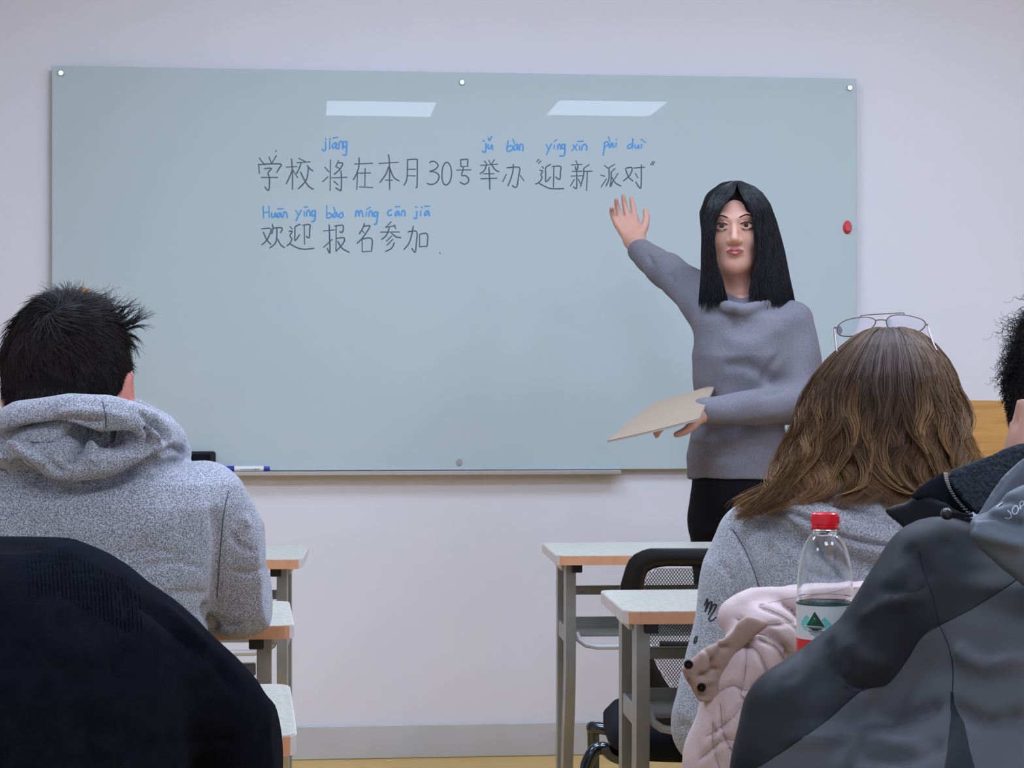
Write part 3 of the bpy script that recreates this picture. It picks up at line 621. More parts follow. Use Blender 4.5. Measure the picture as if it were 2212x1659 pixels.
# ------------------------------------------------------------------ mesh-backed chair
def mesh_chair(lab, px_left, py_top, d, ang=0.0, name='mesh_chair', back=True, width=.47):
    c = W(P(px_left, HY, d)); t = thing(name, lab, 'chair', (c[0], c[1], 0), -TH+ang)
    top = CH-(py_top-HY)*d/FPX; w_ = width; sz = .44          # seat height
    if back:
        zb = .455; h = top-zb
        # back plane: y as a function of z (slight recline towards the camera)
        def yb(z): return -.015-.05*((z-zb)/h)**1.3
        def outline(k):     # k inset
            pts = []
            for x, z in ((.075+k*.7, zb+k), (.045+k, zb+.06+k*.5), (.018+k, zb+h*.40), (.000+k, zb+h*.72), (.006+k*.95, top-.05-k*.3), (.020+k*.85, top-.016-k*.8), (.05+k*.6, top-k)): pts.append((x, z))
            pts = [tuple(p) for p in spline(pts, 5)]
            return pts+[(w_-x, z) for x, z in pts[::-1]]
        # frame widens towards the bottom so the mesh window tapers to a rounded bottom
        O = outline(0.0); n = len(O)
        I = []
        win = [(.145, zb+.058), (.105, zb+.070), (.078, zb+.105), (.056, zb+.155), (.047, zb+.205), (.043, top-.095), (.045, top-.06), (.053, top-.041), (.078, top-.033)]
        wi = [tuple(p) for p in spline(win, 5)]; wi = wi+[(w_-x, z) for x, z in wi[::-1]]
        I = wi; m_ = len(I)
        # resample both loops to the same count
        def resamp(L, N):
            Lp = np.array(L+[L[0]]); s_ = np.r_[0, np.cumsum(np.linalg.norm(np.diff(Lp, axis=0), axis=1))]
            u = np.linspace(0, s_[-1], N+1)[:-1]; return np.stack([np.interp(u, s_, Lp[:, i]) for i in (0, 1)], 1)
        N = 96; O2 = resamp(O, N); I2 = resamp(I, N); V = []
        for (a, dy) in ((O2, -.006), (O2*.5+I2*.5, -.014), (I2, -.005), (I2, .006), (O2*.5+I2*.5, .012), (O2, .006)):
            V += [(x, yb(z)+dy, z) for x, z in a]
        Fc = [(k*N+i, k*N+(i+1) % N, ((k+1) % 6)*N+(i+1) % N, ((k+1) % 6)*N+i) for k in range(6) for i in range(N)]
        mb = MB().add(V, Fc); mb.build('back_frame', M['chair_black'], t, True, 60)
        # woven mesh: two families of crossing strips clipped to the window
        xs = np.array([p[0] for p in wi]); zs = np.array([p[1] for p in wi]); poly = np.array(wi)
        def inside(x, z):
            c_ = False; j = len(poly)-1
            for i in range(len(poly)):
                if (poly[i][1] > z) != (poly[j][1] > z) and x < (poly[j][0]-poly[i][0])*(z-poly[i][1])/(poly[j][1]-poly[i][1])+poly[i][0]: c_ = not c_
                j = i
            return c_
        V = []; Fc = []; pit = .0056; wd = .00062; sl = 1.35; dxm = wd*math.sqrt(1+1/sl**2)
        zlo, zhi = zs.min(), zs.max()
        for sg in (1, -1):
            x00 = .05-(zhi-zlo)/sl-.02; cnt = int((w_+2*(zhi-zlo)/sl)/pit)
            for i in range(cnt):
                xa = x00+i*pit; last = None
                for z in np.arange(zlo, zhi+.006, .006):
                    x = xa+(z-zlo)/sl if sg > 0 else (w_-xa)-(z-zlo)/sl
                    if inside(x, z): 
                        k = len(V); y = yb(z)+sg*.0003; V += [(x-dxm, y, z), (x+dxm, y, z)]
                        if last is not None: Fc.append((last, last+1, k+1, k))
                        last = k
                    else: last = None
        o = obj('mesh_back', V, Fc, M['chair_mesh'], t, False); o['kind'] = 'stuff'
        MB().tube([(.075, -.022, zb+h*.47), (w_*.5, -.03, zb+h*.465), (w_-.075, -.022, zb+h*.47)], .006, 8).build('lumbar_bar', M['chair_black'], t, True)
        # frame uprights down to the seat
        for x in (.022, w_-.022): MB().tube([(x, -.015, sz-.04), (x-.002*(1 if x < .1 else -1), -.012, zb+.06), (x+(.012 if x < .1 else -.012), -.026, zb+h*.60)], .010, 10).build('upright', M['chair_black'], t, True)
    # padded seat
    x0, x1 = -.015, w_+.015; V = []; N = 40; rings = [(.93, sz-.05), (1.0, sz-.03), (1.0, sz-.008), (.93, sz+.012), (.7, sz+.02), (0.01, sz+.022)]
    for k, z in rings:
        for i in range(N):
            a = 2*math.pi*i/N; ca, sa = math.cos(a), math.sin(a); e = .42
            V.append(((x0+x1)/2+(x1-x0)/2*k*abs(ca)**e*(1 if ca > 0 else -1), .225+.235*k*abs(sa)**e*(1 if sa > 0 else -1), z))
    Fc = [(k*N+i, k*N+(i+1) % N, (k+1)*N+(i+1) % N, (k+1)*N+i) for k in range(5) for i in range(N)]+[tuple(range(N-1, -1, -1)), tuple(range(5*N, 6*N))]
    MB().add(V, Fc).build('seat', M['chair_seat'], t, True, 60)
    # cantilever tube frame, one loop per side
    for s_, x in ((-1, -.03), (1, w_+.03)):
        p = [((.03 if s_ < 0 else w_-.03), .03, sz-.055), ((-.01 if s_ < 0 else w_+.01), 0, sz-.035), (x-s_*0-.0, -.02, sz-.018), (x+s_*.022, -.028, sz-.03), (x+s_*.034, -.03, sz-.09), (x+s_*.03, -.03, .12), (x, -.02, .02), (x, .06, .013), (x, .40, .013), (x, .46, .03), (x, .45, .10), (x, .42, sz-.08), (x, .40, sz-.05), ((.02 if s_ < 0 else w_-.02), .38, sz-.055)]
        MB().tube(spline(p, 4), .0125, 12).build('side_tube', M['chrome'], t, True)
    return t
mesh_chair('black mesh-backed chair standing between the first and second row desks on the right', 1336, 1179, 3.80, ang=.0, width=.48)

# ------------------------------------------------------------------ lectern near the board
o = P(2100, 865, 4.95); c = W(o); lz = o[2]
lt = thing('lectern', 'oak lectern with a curved top edge, by the wall at the right', 'lectern', (c[0], c[1], 0), -TH)
lw = .33; top = [(-lw+2*lw*i/16, lz-.016*((i/8-1)**2)*1.0) for i in range(17)]
V = [(x, 0, z) for x, z in top]+[(x, .02, z) for x, z in top]+[(-lw, 0, .06), (lw, 0, .06), (-lw, .02, .06), (lw, .02, .06)]
Fc = [tuple([34]+list(range(0, 17))+[35])[::1], tuple([37]+list(range(33, 16, -1))+[36])]+[(i, i+17, i+18, i+1) for i in range(16)]+[(34, 36, 17, 0), (16, 33, 37, 35), (34, 35, 37, 36)]
MB().add(V, Fc).build('front_panel', M['oak'], lt)
for x in (-lw, lw-.018): MB().box((x, .02, .06), (x+.018, .42, lz-.09)).build('side_panel', M['oak'], lt)
MB().box((-lw+.018, .02, .5), (lw-.018, .40, .518)).build('shelf', M['oak'], lt)
MB().box((-lw+.018, .02, lz-.12), (lw-.018, .42, lz-.10)).build('top_board', M['oak'], lt)
MB().box((-lw-.02, -.02, 0), (lw+.02, .44, .06), .004).build('plinth', M['black_plastic'], lt)
# ------------------------------------------------------------------ people: helpers for what the picture hides
def seated_legs(root, org, cx, cy, m, name='trousers', knee=.42, spread=.11, lean=0.0):
    """hips on a stool at (cx, cy), thighs away from the camera, shins down, shoes on the floor"""
    F = Field((cx-.34, cy-.24, .03), (cx+.34, cy+knee+.18, .72), .012)
    F.ell((cx, cy, .56), (.185, .14, .12), .05)
    for s in (-1, 1):
        F.tube([(cx+s*.09, cy+.02, .545), (cx+s*spread, cy+knee-.03, .56), (cx+s*spread, cy+knee, .50)], [.092, .070, .062], .04)
        F.tube([(cx+s*spread, cy+knee, .53), (cx+s*spread, cy+knee+.03, .30), (cx+s*spread, cy+knee+.02, .10)], [.062, .056, .048], .03)
    V, Fc = F.mesh(); V = wrinkle(V, Fc, .003, 40, 5); add(name, (V, Fc), m, root, org)
    for s in (-1, 1):
        F = Field((cx+s*spread-.09, cy+knee-.12, -.01), (cx+s*spread+.09, cy+knee+.28, .16), .008)
        F.tube([(cx+s*spread, cy+knee+.0, .045), (cx+s*spread+s*.015, cy+knee+.16, .038)], [.045, .040], .02)
        F.tube([(cx+s*spread, cy+knee+.02, .06), (cx+s*spread, cy+knee+.02, .12)], .046, .02)
        V, Fc = F.mesh(); V[:, 2] = np.maximum(V[:, 2], .0); add('shoe', (V, Fc), M['shoe'], root, org)
def stool(lab, cx, cy, h=.455):
    c = W((cx, cy, 0)); t = thing('stool', lab, 'stool', (c[0], c[1], 0), -TH)
    MB().lathe([(0, h-.05), (.17, h-.05), (.185, h-.035), (.185, h-.012), (.17, h), (0, h+.002)], 32).build('seat', M['chair_seat'], t, True)
    for a in (45, 135, 225, 315):
        x, y = math.cos(math.radians(a)), math.sin(math.radians(a))
        MB().tube([(x*.13, y*.13, h-.05), (x*.19, y*.19, .0)], .013, 10).build('leg', M['desk_metal'], t, True)
    return t
# ------------------------------------------------------------------ the teacher, facing the class
D = 5.10
root, org = person('person', 'woman with long black hair in a grey sweater standing and pointing at the board', 1600, HY, D)
pt = lambda x, y, dd=0.0: P(x, y, D+dd)
hc = pt(1585, 502); HR = rot(math.pi-.12+.02, .04, .03)
F = Field(pt(1290, 385, -.40)-[0, 0, .90], pt(1800, 385, .72), .0038)
L = head(F, hc, HR, .96, True, False, neck=(pt(1600, 628, .01), pt(1606, 670, .02), .045))
def hand(F, wrist, dirn, side, palm, s=1.0, curl=(.25, .3, .35, .45), spread=.16, thumb=True):
    """open hand: dirn towards the fingers, palm normal, thumb on `side` (+1/-1 along cross(dirn, palm))"""
    dv = np.array(dirn, float); dv /= np.linalg.norm(dv); pn = np.array(palm, float); pn -= dv*(pn@dv); pn /= np.linalg.norm(pn); sv = np.cross(dv, pn)*side
    w0 = np.array(wrist, float); q = lambda a, b, c: w0+(dv*a+sv*b+pn*c)*s
    F.tube([q(-.06, 0, 0), q(.01, 0, 0)], [.025*s, .024*s], .015)
    for b in (-.027, -.009, .009, .027): F.tube([q(.01, b*.6, 0), q(.078, b, 0)], [.015*s, .0125*s], .012)
    for i, b in enumerate((.030, .010, -.010, -.029)):
        ln = (.072, .080, .075, .058)[i]; c = curl[i]; p = q(.078, b, 0); d_ = dv+sv*(b/.03)*spread; d_ /= np.linalg.norm(d_); pts = [p]; ang = c*.5
        for seg in (.45, .32, .25):
            dd_ = d_*math.cos(ang)+pn*math.sin(ang); p = p+dd_*ln*seg*s; pts.append(p); ang += c
        F.tube(pts, np.array([.0098, .0092, .0084, .0068])*s, .005)
    if thumb:
        p0 = q(.018, .022, .004); p1 = q(.042, .046, .012); p2 = q(.064, .058, .018); p3 = q(.086, .062, .022)
        F.tube([p0, p1, p2, p3], np.array([.016, .0125, .0105, .0085])*s, .010)
wr = pt(1372, 524, .46); hd = pt(1338, 446, .52)-wr
hand(F, wr, hd, 1, (0.25, -.85, -.3), .92, curl=(.12, .3, .45, .6))
wl = pt(1520, 888, -.19); 
hand(F, wl, (-1, -.12, -.10), 1, (.1, .55, -.8), .92, curl=(.5, .6, .65, .7), spread=.05)
F.tube([pt(1548, 690), pt(1440, 590, .26), wr], [.035, .027, .022], .02); F.tube([pt(1700, 700), pt(1718, 868, -.05), wl], [.035, .027, .022], .02)
F.stack([(640, 1575, 1630, D, .05), (700, 1535, 1700, D, .075), (860, 1520, 1680, D, .08), (1020, 1505, 1675, D, .08), (1100, 1510, 1670, D, .07)])
def merge(*ms):
    Vs, Fs, n = [], [], 0
    for V, Fc in ms: Vs.append(V); Fs.append(Fc+n); n += len(V)
    return np.concatenate(Vs), np.concatenate(Fs)
add('body', F.mesh(), M['skin'], root, org)
for q in (-1, 1):
    e = L(q*.031, .0805, .0075)
    V, Fc = [], []
    mb = MB().lathe([(0, -.0115), (.0045, -.0108), (.009, -.0072), (.0115, 0), (.009, .0072), (.0045, .0108), (0, .0115)], 16)
    V = (np.array(mb.v))@HR.T+e; add('eyeball', (V, mb.f), M['white_eye'], root, org)
    ic = L(q*.031, .0912, .0072); V = np.array(mb.v)*[.55, .18, .55]@HR.T+ic; add('iris', (V, mb.f), M['iris'], root, org)
    br = MB().tube(spline([L(q*.014, .0935, .0265), L(q*.032, .0925, .034), L(q*.052, .076, .029)], 4), [.0010]+[.0014]*7+[.0005], 6); add('eyebrow', (np.array(br.v), br.f), M['hair_under'], root, org)
    ld = MB().tube(spline([L(q*.017, .0925, .0105), L(q*.031, .0985, .0145), L(q*.047, .0885, .0105)], 4), .0013, 6); add('eyelid', (np.array(ld.v), ld.f), M['lip'] if False else M['hair_under'], root, org)
F = Field(L(0, .09, -.063)-.04, L(0, .09, -.063)+.04, .0016)
F.tube([L(-.021, .0915, -.059), L(-.007, .100, -.0555), L(0, .0995, -.0575), L(.007, .100, -.0555), L(.021, .0915, -.059)], [.0022, .0042, .0038, .0042, .0022], .002)
F.tube([L(-.019, .0915, -.061), L(0, .1, -.067), L(.019, .0915, -.061)], [.002, .0052, .002], .002)
add('lips', F.mesh(), M['lip'], root, org)
# sweater
F = Field(pt(1300, 640, -.42)-[0, 0, .56], pt(1800, 635, .62)+[0, 0, .2], .0055)
F.stack([(645, 1568, 1650, D+.01, .06), (662, 1545, 1680, D+.01, .075), (690, 1515, 1718, D, .09), (730, 1502, 1722, D, .10), (770, 1497, 1716, D-.005, .115), (820, 1498, 1706, D, .11), (870, 1503, 1694, D, .10), (930, 1494, 1694, D, .105), (985, 1481, 1702, D, .115), (1034, 1486, 1698, D, .115)], .02)
F.tube([pt(1548, 688, .0), pt(1500, 632, .12), pt(1440, 585, .26), pt(1384, 543, .42)], [.062, .053, .046, .035], .03)     # pointing arm
F.tube([pt(1704, 700), pt(1727, 780, -.02), pt(1722, 868, -.05)], [.062, .055, .050], .03)
F.tube([pt(1722, 868, -.05), pt(1630, 884, -.15), pt(1522, 886, -.19)], [.050, .043, .034], .02)
F.tube([pt(1552, 652, -.05), pt(1580, 668, -.085), pt(1610, 672, -.085), pt(1655, 656, -.05), pt(1650, 640, .05), pt(1560, 640, .05)], [.016]*6, .01)  # collar
V, Fc = F.mesh(); V = wrinkle(V, Fc, .0035, 42, 3, (1, 1, 1.4))
fs = [(-.007, 9, [(1583, 668), (1582, 690), (1588, 712)]), (.008, 20, [(1560, 720), (1620, 745), (1690, 700)]), (-.006, 9, [(1690, 760), (1660, 800), (1640, 850)]), (-.008, 12, [(1560, 790), (1620, 792), (1680, 830)]),
      (-.007, 8, [(1700, 838), (1670, 850), (1640, 850)]), (-.006, 9, [(1500, 920), (1580, 925), (1680, 905)]), (.006, 9, [(1490, 950), (1580, 955), (1690, 940)]), (-.004, 7, [(1500, 990), (1600, 985)]),
      (-.004, 7, [(1480, 620), (1500, 640), (1510, 668)]), (-.004, 6, [(1445, 590), (1460, 612)]), (-.004, 5, [(1400, 550), (1412, 575)])]
V = folds(V, Fc, fs); add('sweater', (V, Fc), M['sweater'], root, org)
# trousers, shoes
F = Field(pt(1440, 1000, -.22)-[0, 0, .98], pt(1760, 1000, .22), .009)
F.stack([(1005, 1494, 1692, D, .10), (1060, 1488, 1698, D, .11), (1110, 1488, 1698, D, .11), (1150, 1490, 1694, D, .10)], .02)
F.tube([pt(1548, 1130), pt(1552, 1350, .0), pt(1560, 1730, .02)], [.070, .055, .038], .015); F.tube([pt(1644, 1130), pt(1650, 1350, .0), pt(1654, 1730, .02)], [.066, .055, .038], .015)
V, Fc = F.mesh(); V = wrinkle(V, Fc, .003, 35, 8); add('trousers', (V, Fc), M['black_cloth'], root, org)
for px in (1560, 1654):
    F = Field(pt(px, 1700, -.24)-[.09, 0, .13], pt(px, 1700, .12)+[.09, 0, .02], .008)
    a = pt(px, 1782, .03); a[2] = .045; b = a+[-.01, -.15, -.005]; F.tube([a, b], [.042, .036], .02); F.tube([a, a+[0, 0, .05]], .04, .02); V, Fc = F.mesh(); V[:, 2] = np.maximum(V[:, 2], 0); add('shoe', (V, Fc), M['shoe'], root, org)
# hair: a cap and two long curtains
F = Field(pt(1490, 380, -.2)-[0, 0, .36], pt(1735, 375, .22), .005)
F.ell(hc+HR@np.array([0, -.02, .042]), (.084, .099, .090), .02, 'u', HR)
F.stack([(470, 1524, 1668, D+.03, .10), (530, 1516, 1690, D+.045, .095), (600, 1520, 1705, D+.05, .085), (648, 1514, 1715, D+.055, .075)], .03)
# open the face: carve an oval away from the front
F.ell(hc+HR@np.array([.003, .105, -.030]), (.051, .095, .099), .012, 's', HR)
F.stack([(560, 1560, 1632, D-.09, .12), (690, 1580, 1610, D-.09, .12)], .015, op='s')
hairm = F.mesh(); V = wrinkle(*hairm, .002, 70, 9, (1, 1, .15)); add('hair', (V, hairm[1]), M['hair_under'], root, org)
def teacher_hair():
    n, m_ = 3600, 22; rg = np.random.default_rng(3); P_ = np.zeros((n, m_, 3))
    a = rg.uniform(-1, 1, n); a = np.sign(a)*np.abs(a)**.8; depth = rg.uniform(0, 1, n)      # a: which side; depth: front to back
    jit = rg.normal(size=n)
    for j in range(m_):
        t = j/(m_-1); 
        py = 391+(650+10*jit-391)*t
        # half width from the middle line as the hair falls
        yl = np.interp(py, [390, 394, 399, 407, 418, 440, 480, 540, 600, 655], [1590, 1578, 1566, 1553, 1542, 1531, 1520, 1517, 1516, 1510]); yr = np.interp(py, [390, 394, 399, 407, 418, 440, 480, 540, 600, 655], [1594, 1608, 1620, 1634, 1646, 1661, 1676, 1692, 1704, 1716])
        mid = 1592
        il = np.interp(py, [398, 420, 440, 470, 520, 570, 610, 655], [1590, 1582, 1564, 1549, 1541, 1547, 1562, 1572]); ir = np.interp(py, [398, 420, 440, 470, 520, 570, 610, 655], [1594, 1602, 1616, 1626, 1631, 1631, 1622, 1614])
        u = np.abs(a); wave = 2.5*np.sin(t*7+depth*9+a*5)
        x = np.where(a < 0, il+(yl-il)*u, ir+(yr-ir)*u)+wave
        xm = (x-1600)*D/FPX+pt(1600, 0)[0]; zm = CH-(py-HY)*D/FPX; ex_ = (xm-hc[0])/(.099+.05*t); ez_ = np.maximum((zm-hc[2]-.042)/.098, 0)
        dd = np.where(depth < .5, -.112*np.sqrt(np.clip(1-ex_**2-ez_**2, 0, 1))*np.interp(t, [0, .45, 1], [1, 1, .8])+.012, .02+.06*depth)
        dd = dd + rg.normal(size=n)*.002
        for i_, (xx, yy, d_) in enumerate(zip(x, py, dd)): P_[i_, j] = pt(xx, yy, d_)
    rad = np.full((n, m_), .0011); rad[:, -3:] *= np.array([.8, .5, .15]); c = np.full((n, m_, 3), .010)*rg.uniform(.5, 1.8, (n, 1, 1)); c[..., 2] *= 1.25
    strands('hair_strands', P_, rad, c, M['hair_black'], root, org)
teacher_hair()
# the tan folder in her hand: a thing of its own
cs = [pt(1312, 953, -.42), pt(1408, 872, -.12), pt(1545, 832, -.06), pt(1510, 905, -.32), pt(1420, 930, -.40)]
c = W(P(1430, 890, D-.2)); fo = thing('folder', 'tan paper folder held in the standing woman\'s lowered hand', 'folder', c, -TH); oc = P(1430, 890, D-.2)
def sheet(k0, k1):
    V = []; nrm = np.cross(cs[1]-cs[0], cs[3]-cs[0]); nrm /= np.linalg.norm(nrm); nrm *= np.sign(nrm[2])
    g = 9
    for lay in (k0, k1):
        for i in range(g):
            for j in range(g):
                u, v = i/(g-1), j/(g-1); A_ = cs[0]*(1-u)+cs[1]*u; Bt = cs[4]*(1-u)*.0+cs[3]*1.0; C_ = cs[2]
                top = cs[1]*(1-v)+cs[2]*v; bot = (cs[0]*(1-v)**2+2*v*(1-v)*cs[4]+cs[3]*v*v)
                p = bot*(1-u)+top*u; p = p+nrm*(.008*math.sin(3.14*u)*math.sin(3.14*v)+lay); V.append(p-oc)
    Fc = []; G_ = g*g
    for i in range(g-1):
        for j in range(g-1):
            k = i*g+j; Fc += [(k, k+1, k+g+1, k+g), (G_+k, G_+k+g, G_+k+g+1, G_+k+1)]
    ed = [i for i in range(g)]+[i*g+g-1 for i in range(1, g)]+[(g-1)*g+j for j in range(g-2, -1, -1)]+[i*g for i in range(g-2, 0, -1)]
    for a, b in zip(ed, ed[1:]+ed[:1]): Fc.append((a, b, G_+b, G_+a))
    return V, Fc
V, Fc = sheet(0, .0015); obj('cover', V, Fc, M['paper'], fo, False)
V, Fc = sheet(-.004, -.0005); obj('pages', V, Fc, M['paper2'], fo, False)

# ------------------------------------------------------------------ student in the grey hoodie on the left
D = 2.80
root, org = person('person.001', 'student with short dark hair in a grey hoodie, seen from behind on the left', 180, HY, D)
pt = lambda x, y, dd=0.0: P(x, y, D+dd)
hc = pt(150, 838, 0); HR = rot(-.10, -.10)
F = Field(pt(-260, 590, -.22)-[0, 0, .60], pt(620, 590, .70), .0046)
L = head(F, hc, HR, 1.0, neck=(pt(165, 925, -.03), pt(175, 990, -.03), .060))
F.stack([(1010, 60, 280, D, .07), (1080, -60, 430, D, .08), (1250, -30, 420, D, .09), (1480, -10, 390, D, .09)])
for s, sh, el, wr_ in ((1, (455, 1100, 0), (530, 1290, .12), (330, 1330, .38)), (-1, (-90, 1100, 0), (-170, 1290, .12), (60, 1330, .38))):
    F.tube([pt(*sh), pt(*el), pt(*wr_)], [.04, .033, .026], .02)
hand(F, pt(310, 1325, .38), (-.6, .8, .02), 1, (0, 0, -1), .95); hand(F, pt(70, 1325, .38), (.5, .85, .02), -1, (0, 0, -1), .95)
add('body', F.mesh(), M['skin_ear'], root, org)
# hoodie
F = Field(pt(-330, 850, -.34)-[0, 0, .50], pt(640, 850, .46)+[0, 0, .02], .0040)
F.stack([(985, 60, 330, D, .085), (1010, -60, 432, D-.01, .10), (1040, -110, 488, D-.01, .112), (1090, -150, 505, D-.012, .125), (1160, -160, 490, D-.012, .132), (1240, -150, 478, D-.01, .135), (1320, -140, 455, D-.01, .135), (1400, -130, 438, D-.01, .14), (1560, -125, 430, D, .145), (1640, -125, 430, D, .145)], .02, 2.5)
for s in (1, -1):
    q = (lambda x: x) if s > 0 else (lambda x: 340-x)
    F.tube([pt(q(440), 1090, .0), pt(q(497), 1180, .03), pt(q(519), 1265, .07), pt(q(515), 1290, .09)], [.060, .056, .052, .050], .025)
    F.tube([pt(q(515), 1290, .09), pt(q(420), 1318, .24), pt(q(330), 1325, .37)], [.052, .044, .036], .025)
F.tube([pt(498, 1338, .08), pt(500, 1352, .07)], [.012, .006], .015)
# the hood, bunched round the neck: rolls and a sagging pouch
F.tube([pt(-70, 1010, .04), pt(-20, 955, -.06), pt(50, 912, -.125), pt(150, 893, -.145), (pt(230, 898, -.140)), pt(305, 925, -.105), pt(352, 955, -.03), pt(368, 990, .05)], [.026, .028, .029, .028, .029, .030, .030, .028], .010)
F.stack([(925, 30, 300, D-.085, .03), (950, -30, 372, D-.07, .075), (985, -50, 374, D-.065, .105), (1010, 20, 340, D-.06, .11), (1032, 80, 285, D-.055, .105), (1044, 120, 230, D-.05, .09)], .010)
F.tube([pt(290, 900, .0), pt(345, 930, .02), pt(385, 975, .03)], [.022, .024, .018], .012)
V, Fc = F.mesh()
print('hoodie verts', len(V), 'normal check', (normals(V, Fc)[V[:, 1] < V[:, 1].min()+.02, 1]).mean())
V = wrinkle(V, Fc, .0018, 38, 4)
fs = [(-.030, 10, [(-5, 950), (60, 930), (130, 926), (185, 938), (232, 950), (290, 944)]),          # deep line below the roll
      (.008, 14, [(20, 975), (90, 945), (160, 950)]), (-.014, 10, [(185, 945), (165, 975), (150, 1000)]), (.007, 9, [(195, 960), (205, 985), (185, 1000)]),
      (-.016, 9, [(232, 952), (262, 958), (300, 952)]), (.008, 9, [(205, 945), (190, 965), (210, 975)]), (-.008, 8, [(35, 990), (60, 1005), (85, 1035)]), (.008, 10, [(20, 960), (60, 985), (100, 1000)]),
      (-.009, 7, [(100, 975), (115, 1005), (140, 1020)]), (-.020, 8, [(0, 975), (30, 1005), (70, 1035), (120, 1050), (180, 1053), (240, 1044), (300, 1015), (342, 985)]),
      (-.016, 8, [(318, 920), (326, 945), (322, 965)]), (.006, 7, [(330, 935), (352, 955), (330, 975)]), (-.010, 6, [(355, 985), (375, 968), (398, 982)]), (-.008, 6, [(300, 885), (325, 915), (320, 935)]),
      (-.018, 9, [(330, 905), (352, 930), (360, 955)]), (.005, 10, [(120, 895), (200, 890), (280, 905)]), (-.006, 7, [(110, 910), (160, 902), (190, 914), (225, 905)]), (.006, 6, [(150, 925), (190, 930), (225, 940)]),
      (-.007, 12, [(460, 1090), (470, 1160), (468, 1240), (462, 1300), (444, 1322)]), (.005, 9, [(522, 1118), (533, 1130), (530, 1140)]), (-.003, 8, [(350, 1285), (400, 1279), (450, 1284)]), (-.0025, 9, [(240, 1200), (330, 1190), (400, 1200)]),
      (.003, 20, [(120, 1130), (240, 1150), (380, 1120)]), (-.0028, 7, [(300, 1225), (380, 1215), (440, 1230)]), (-.018, 9, [(445, 1305), (455, 1340), (470, 1365)]), (-.005, 6, [(470, 1330), (495, 1352), (520, 1345)]), (-.004, 7, [(500, 1150), (520, 1180), (548, 1190)]), (-.004, 7, [(500, 1235), (540, 1240), (575, 1225)])]
V = folds(V, Fc, fs); hoodie = add('hoodie', (V, Fc), M['heather'], root, org)
bv = bvh_of(V, Fc)
for nm, pts, wd in (('hood_seam', [(222, 868), (226, 885), (229, 905), (229, 925)], 2.2), ('sleeve_seam', [(494, 1060), (484, 1110), (478, 1170), (473, 1230), (469, 1290)], 2.0)):
    V2, F2 = stroke_on(bv, pts, wd); 
    if F2: obj(nm, np.array([list(v) for v in V2])-org, F2, M['seam_grey'], root)
seated_legs(root, org, org[0]+.0, D-.01, M['jeans'], knee=.34)
stool('black round stool under the student in the grey hoodie', org[0], D-.01)
# short hair: dark cap with a whorl, strands combed away from it
def scalp_cap(hc, HR, k, cut, root, org, m, name='hair'):
    F = Field(hc-.17, hc+.17, .0045)
    F.ell(hc+HR@np.array([0, -.012, .020]), np.array([.083, .103, .1095])*k, .01, 'u', HR)
    cut(F); V, Fc = F.mesh(); V = wrinkle(V, Fc, .0015, 180, 2); add(name, (V, Fc), m, root, org)
    rg = np.random.default_rng(77); N = normals(V, Fc); q = (V-hc)@HR; ok = np.nonzero((q[:, 2] < -.015) & (q[:, 1] < .05))[0]; k_ = rg.choice(ok, 4200)
    n0 = N[k_]; p0 = V[k_]+rg.normal(size=(4200, 3))*.0018+n0*.0012; dn = np.array([0, 0, -1.0])-n0*(-n0[:, 2:3]); dn += rg.normal(size=dn.shape)*.3; dn /= np.linalg.norm(dn, axis=1)[:, None]; ln = rg.uniform(.006, .013, (4200, 1))
    A_ = np.stack([p0+(dn*t+n0*(.22*t*(1.3-t)))*ln for t in np.linspace(0, 1, 5)], 1); strands('hair_strands', A_, np.linspace(1, .25, 5)[None]*.0005*np.ones((4200, 1)), np.ones((4200, 5, 3))*np.array([.017, .0125, .012])*rg.uniform(.4, 2.2, (4200, 1, 1)), M['hair'], root, org)
def cutA(F):
    F.tube([hc+HR@np.array([0, -.085, -.055]), hc+HR@np.array([0, -.06, -.10])], [.045, .040], .03)      # nape
    F.ell(hc+HR@np.array([0, .10, -.055]), (.12, .095, .09), .015, 's', HR)          # face
scalp_cap(hc, HR, 1.0, cutA, root, org, M['hair_under'])
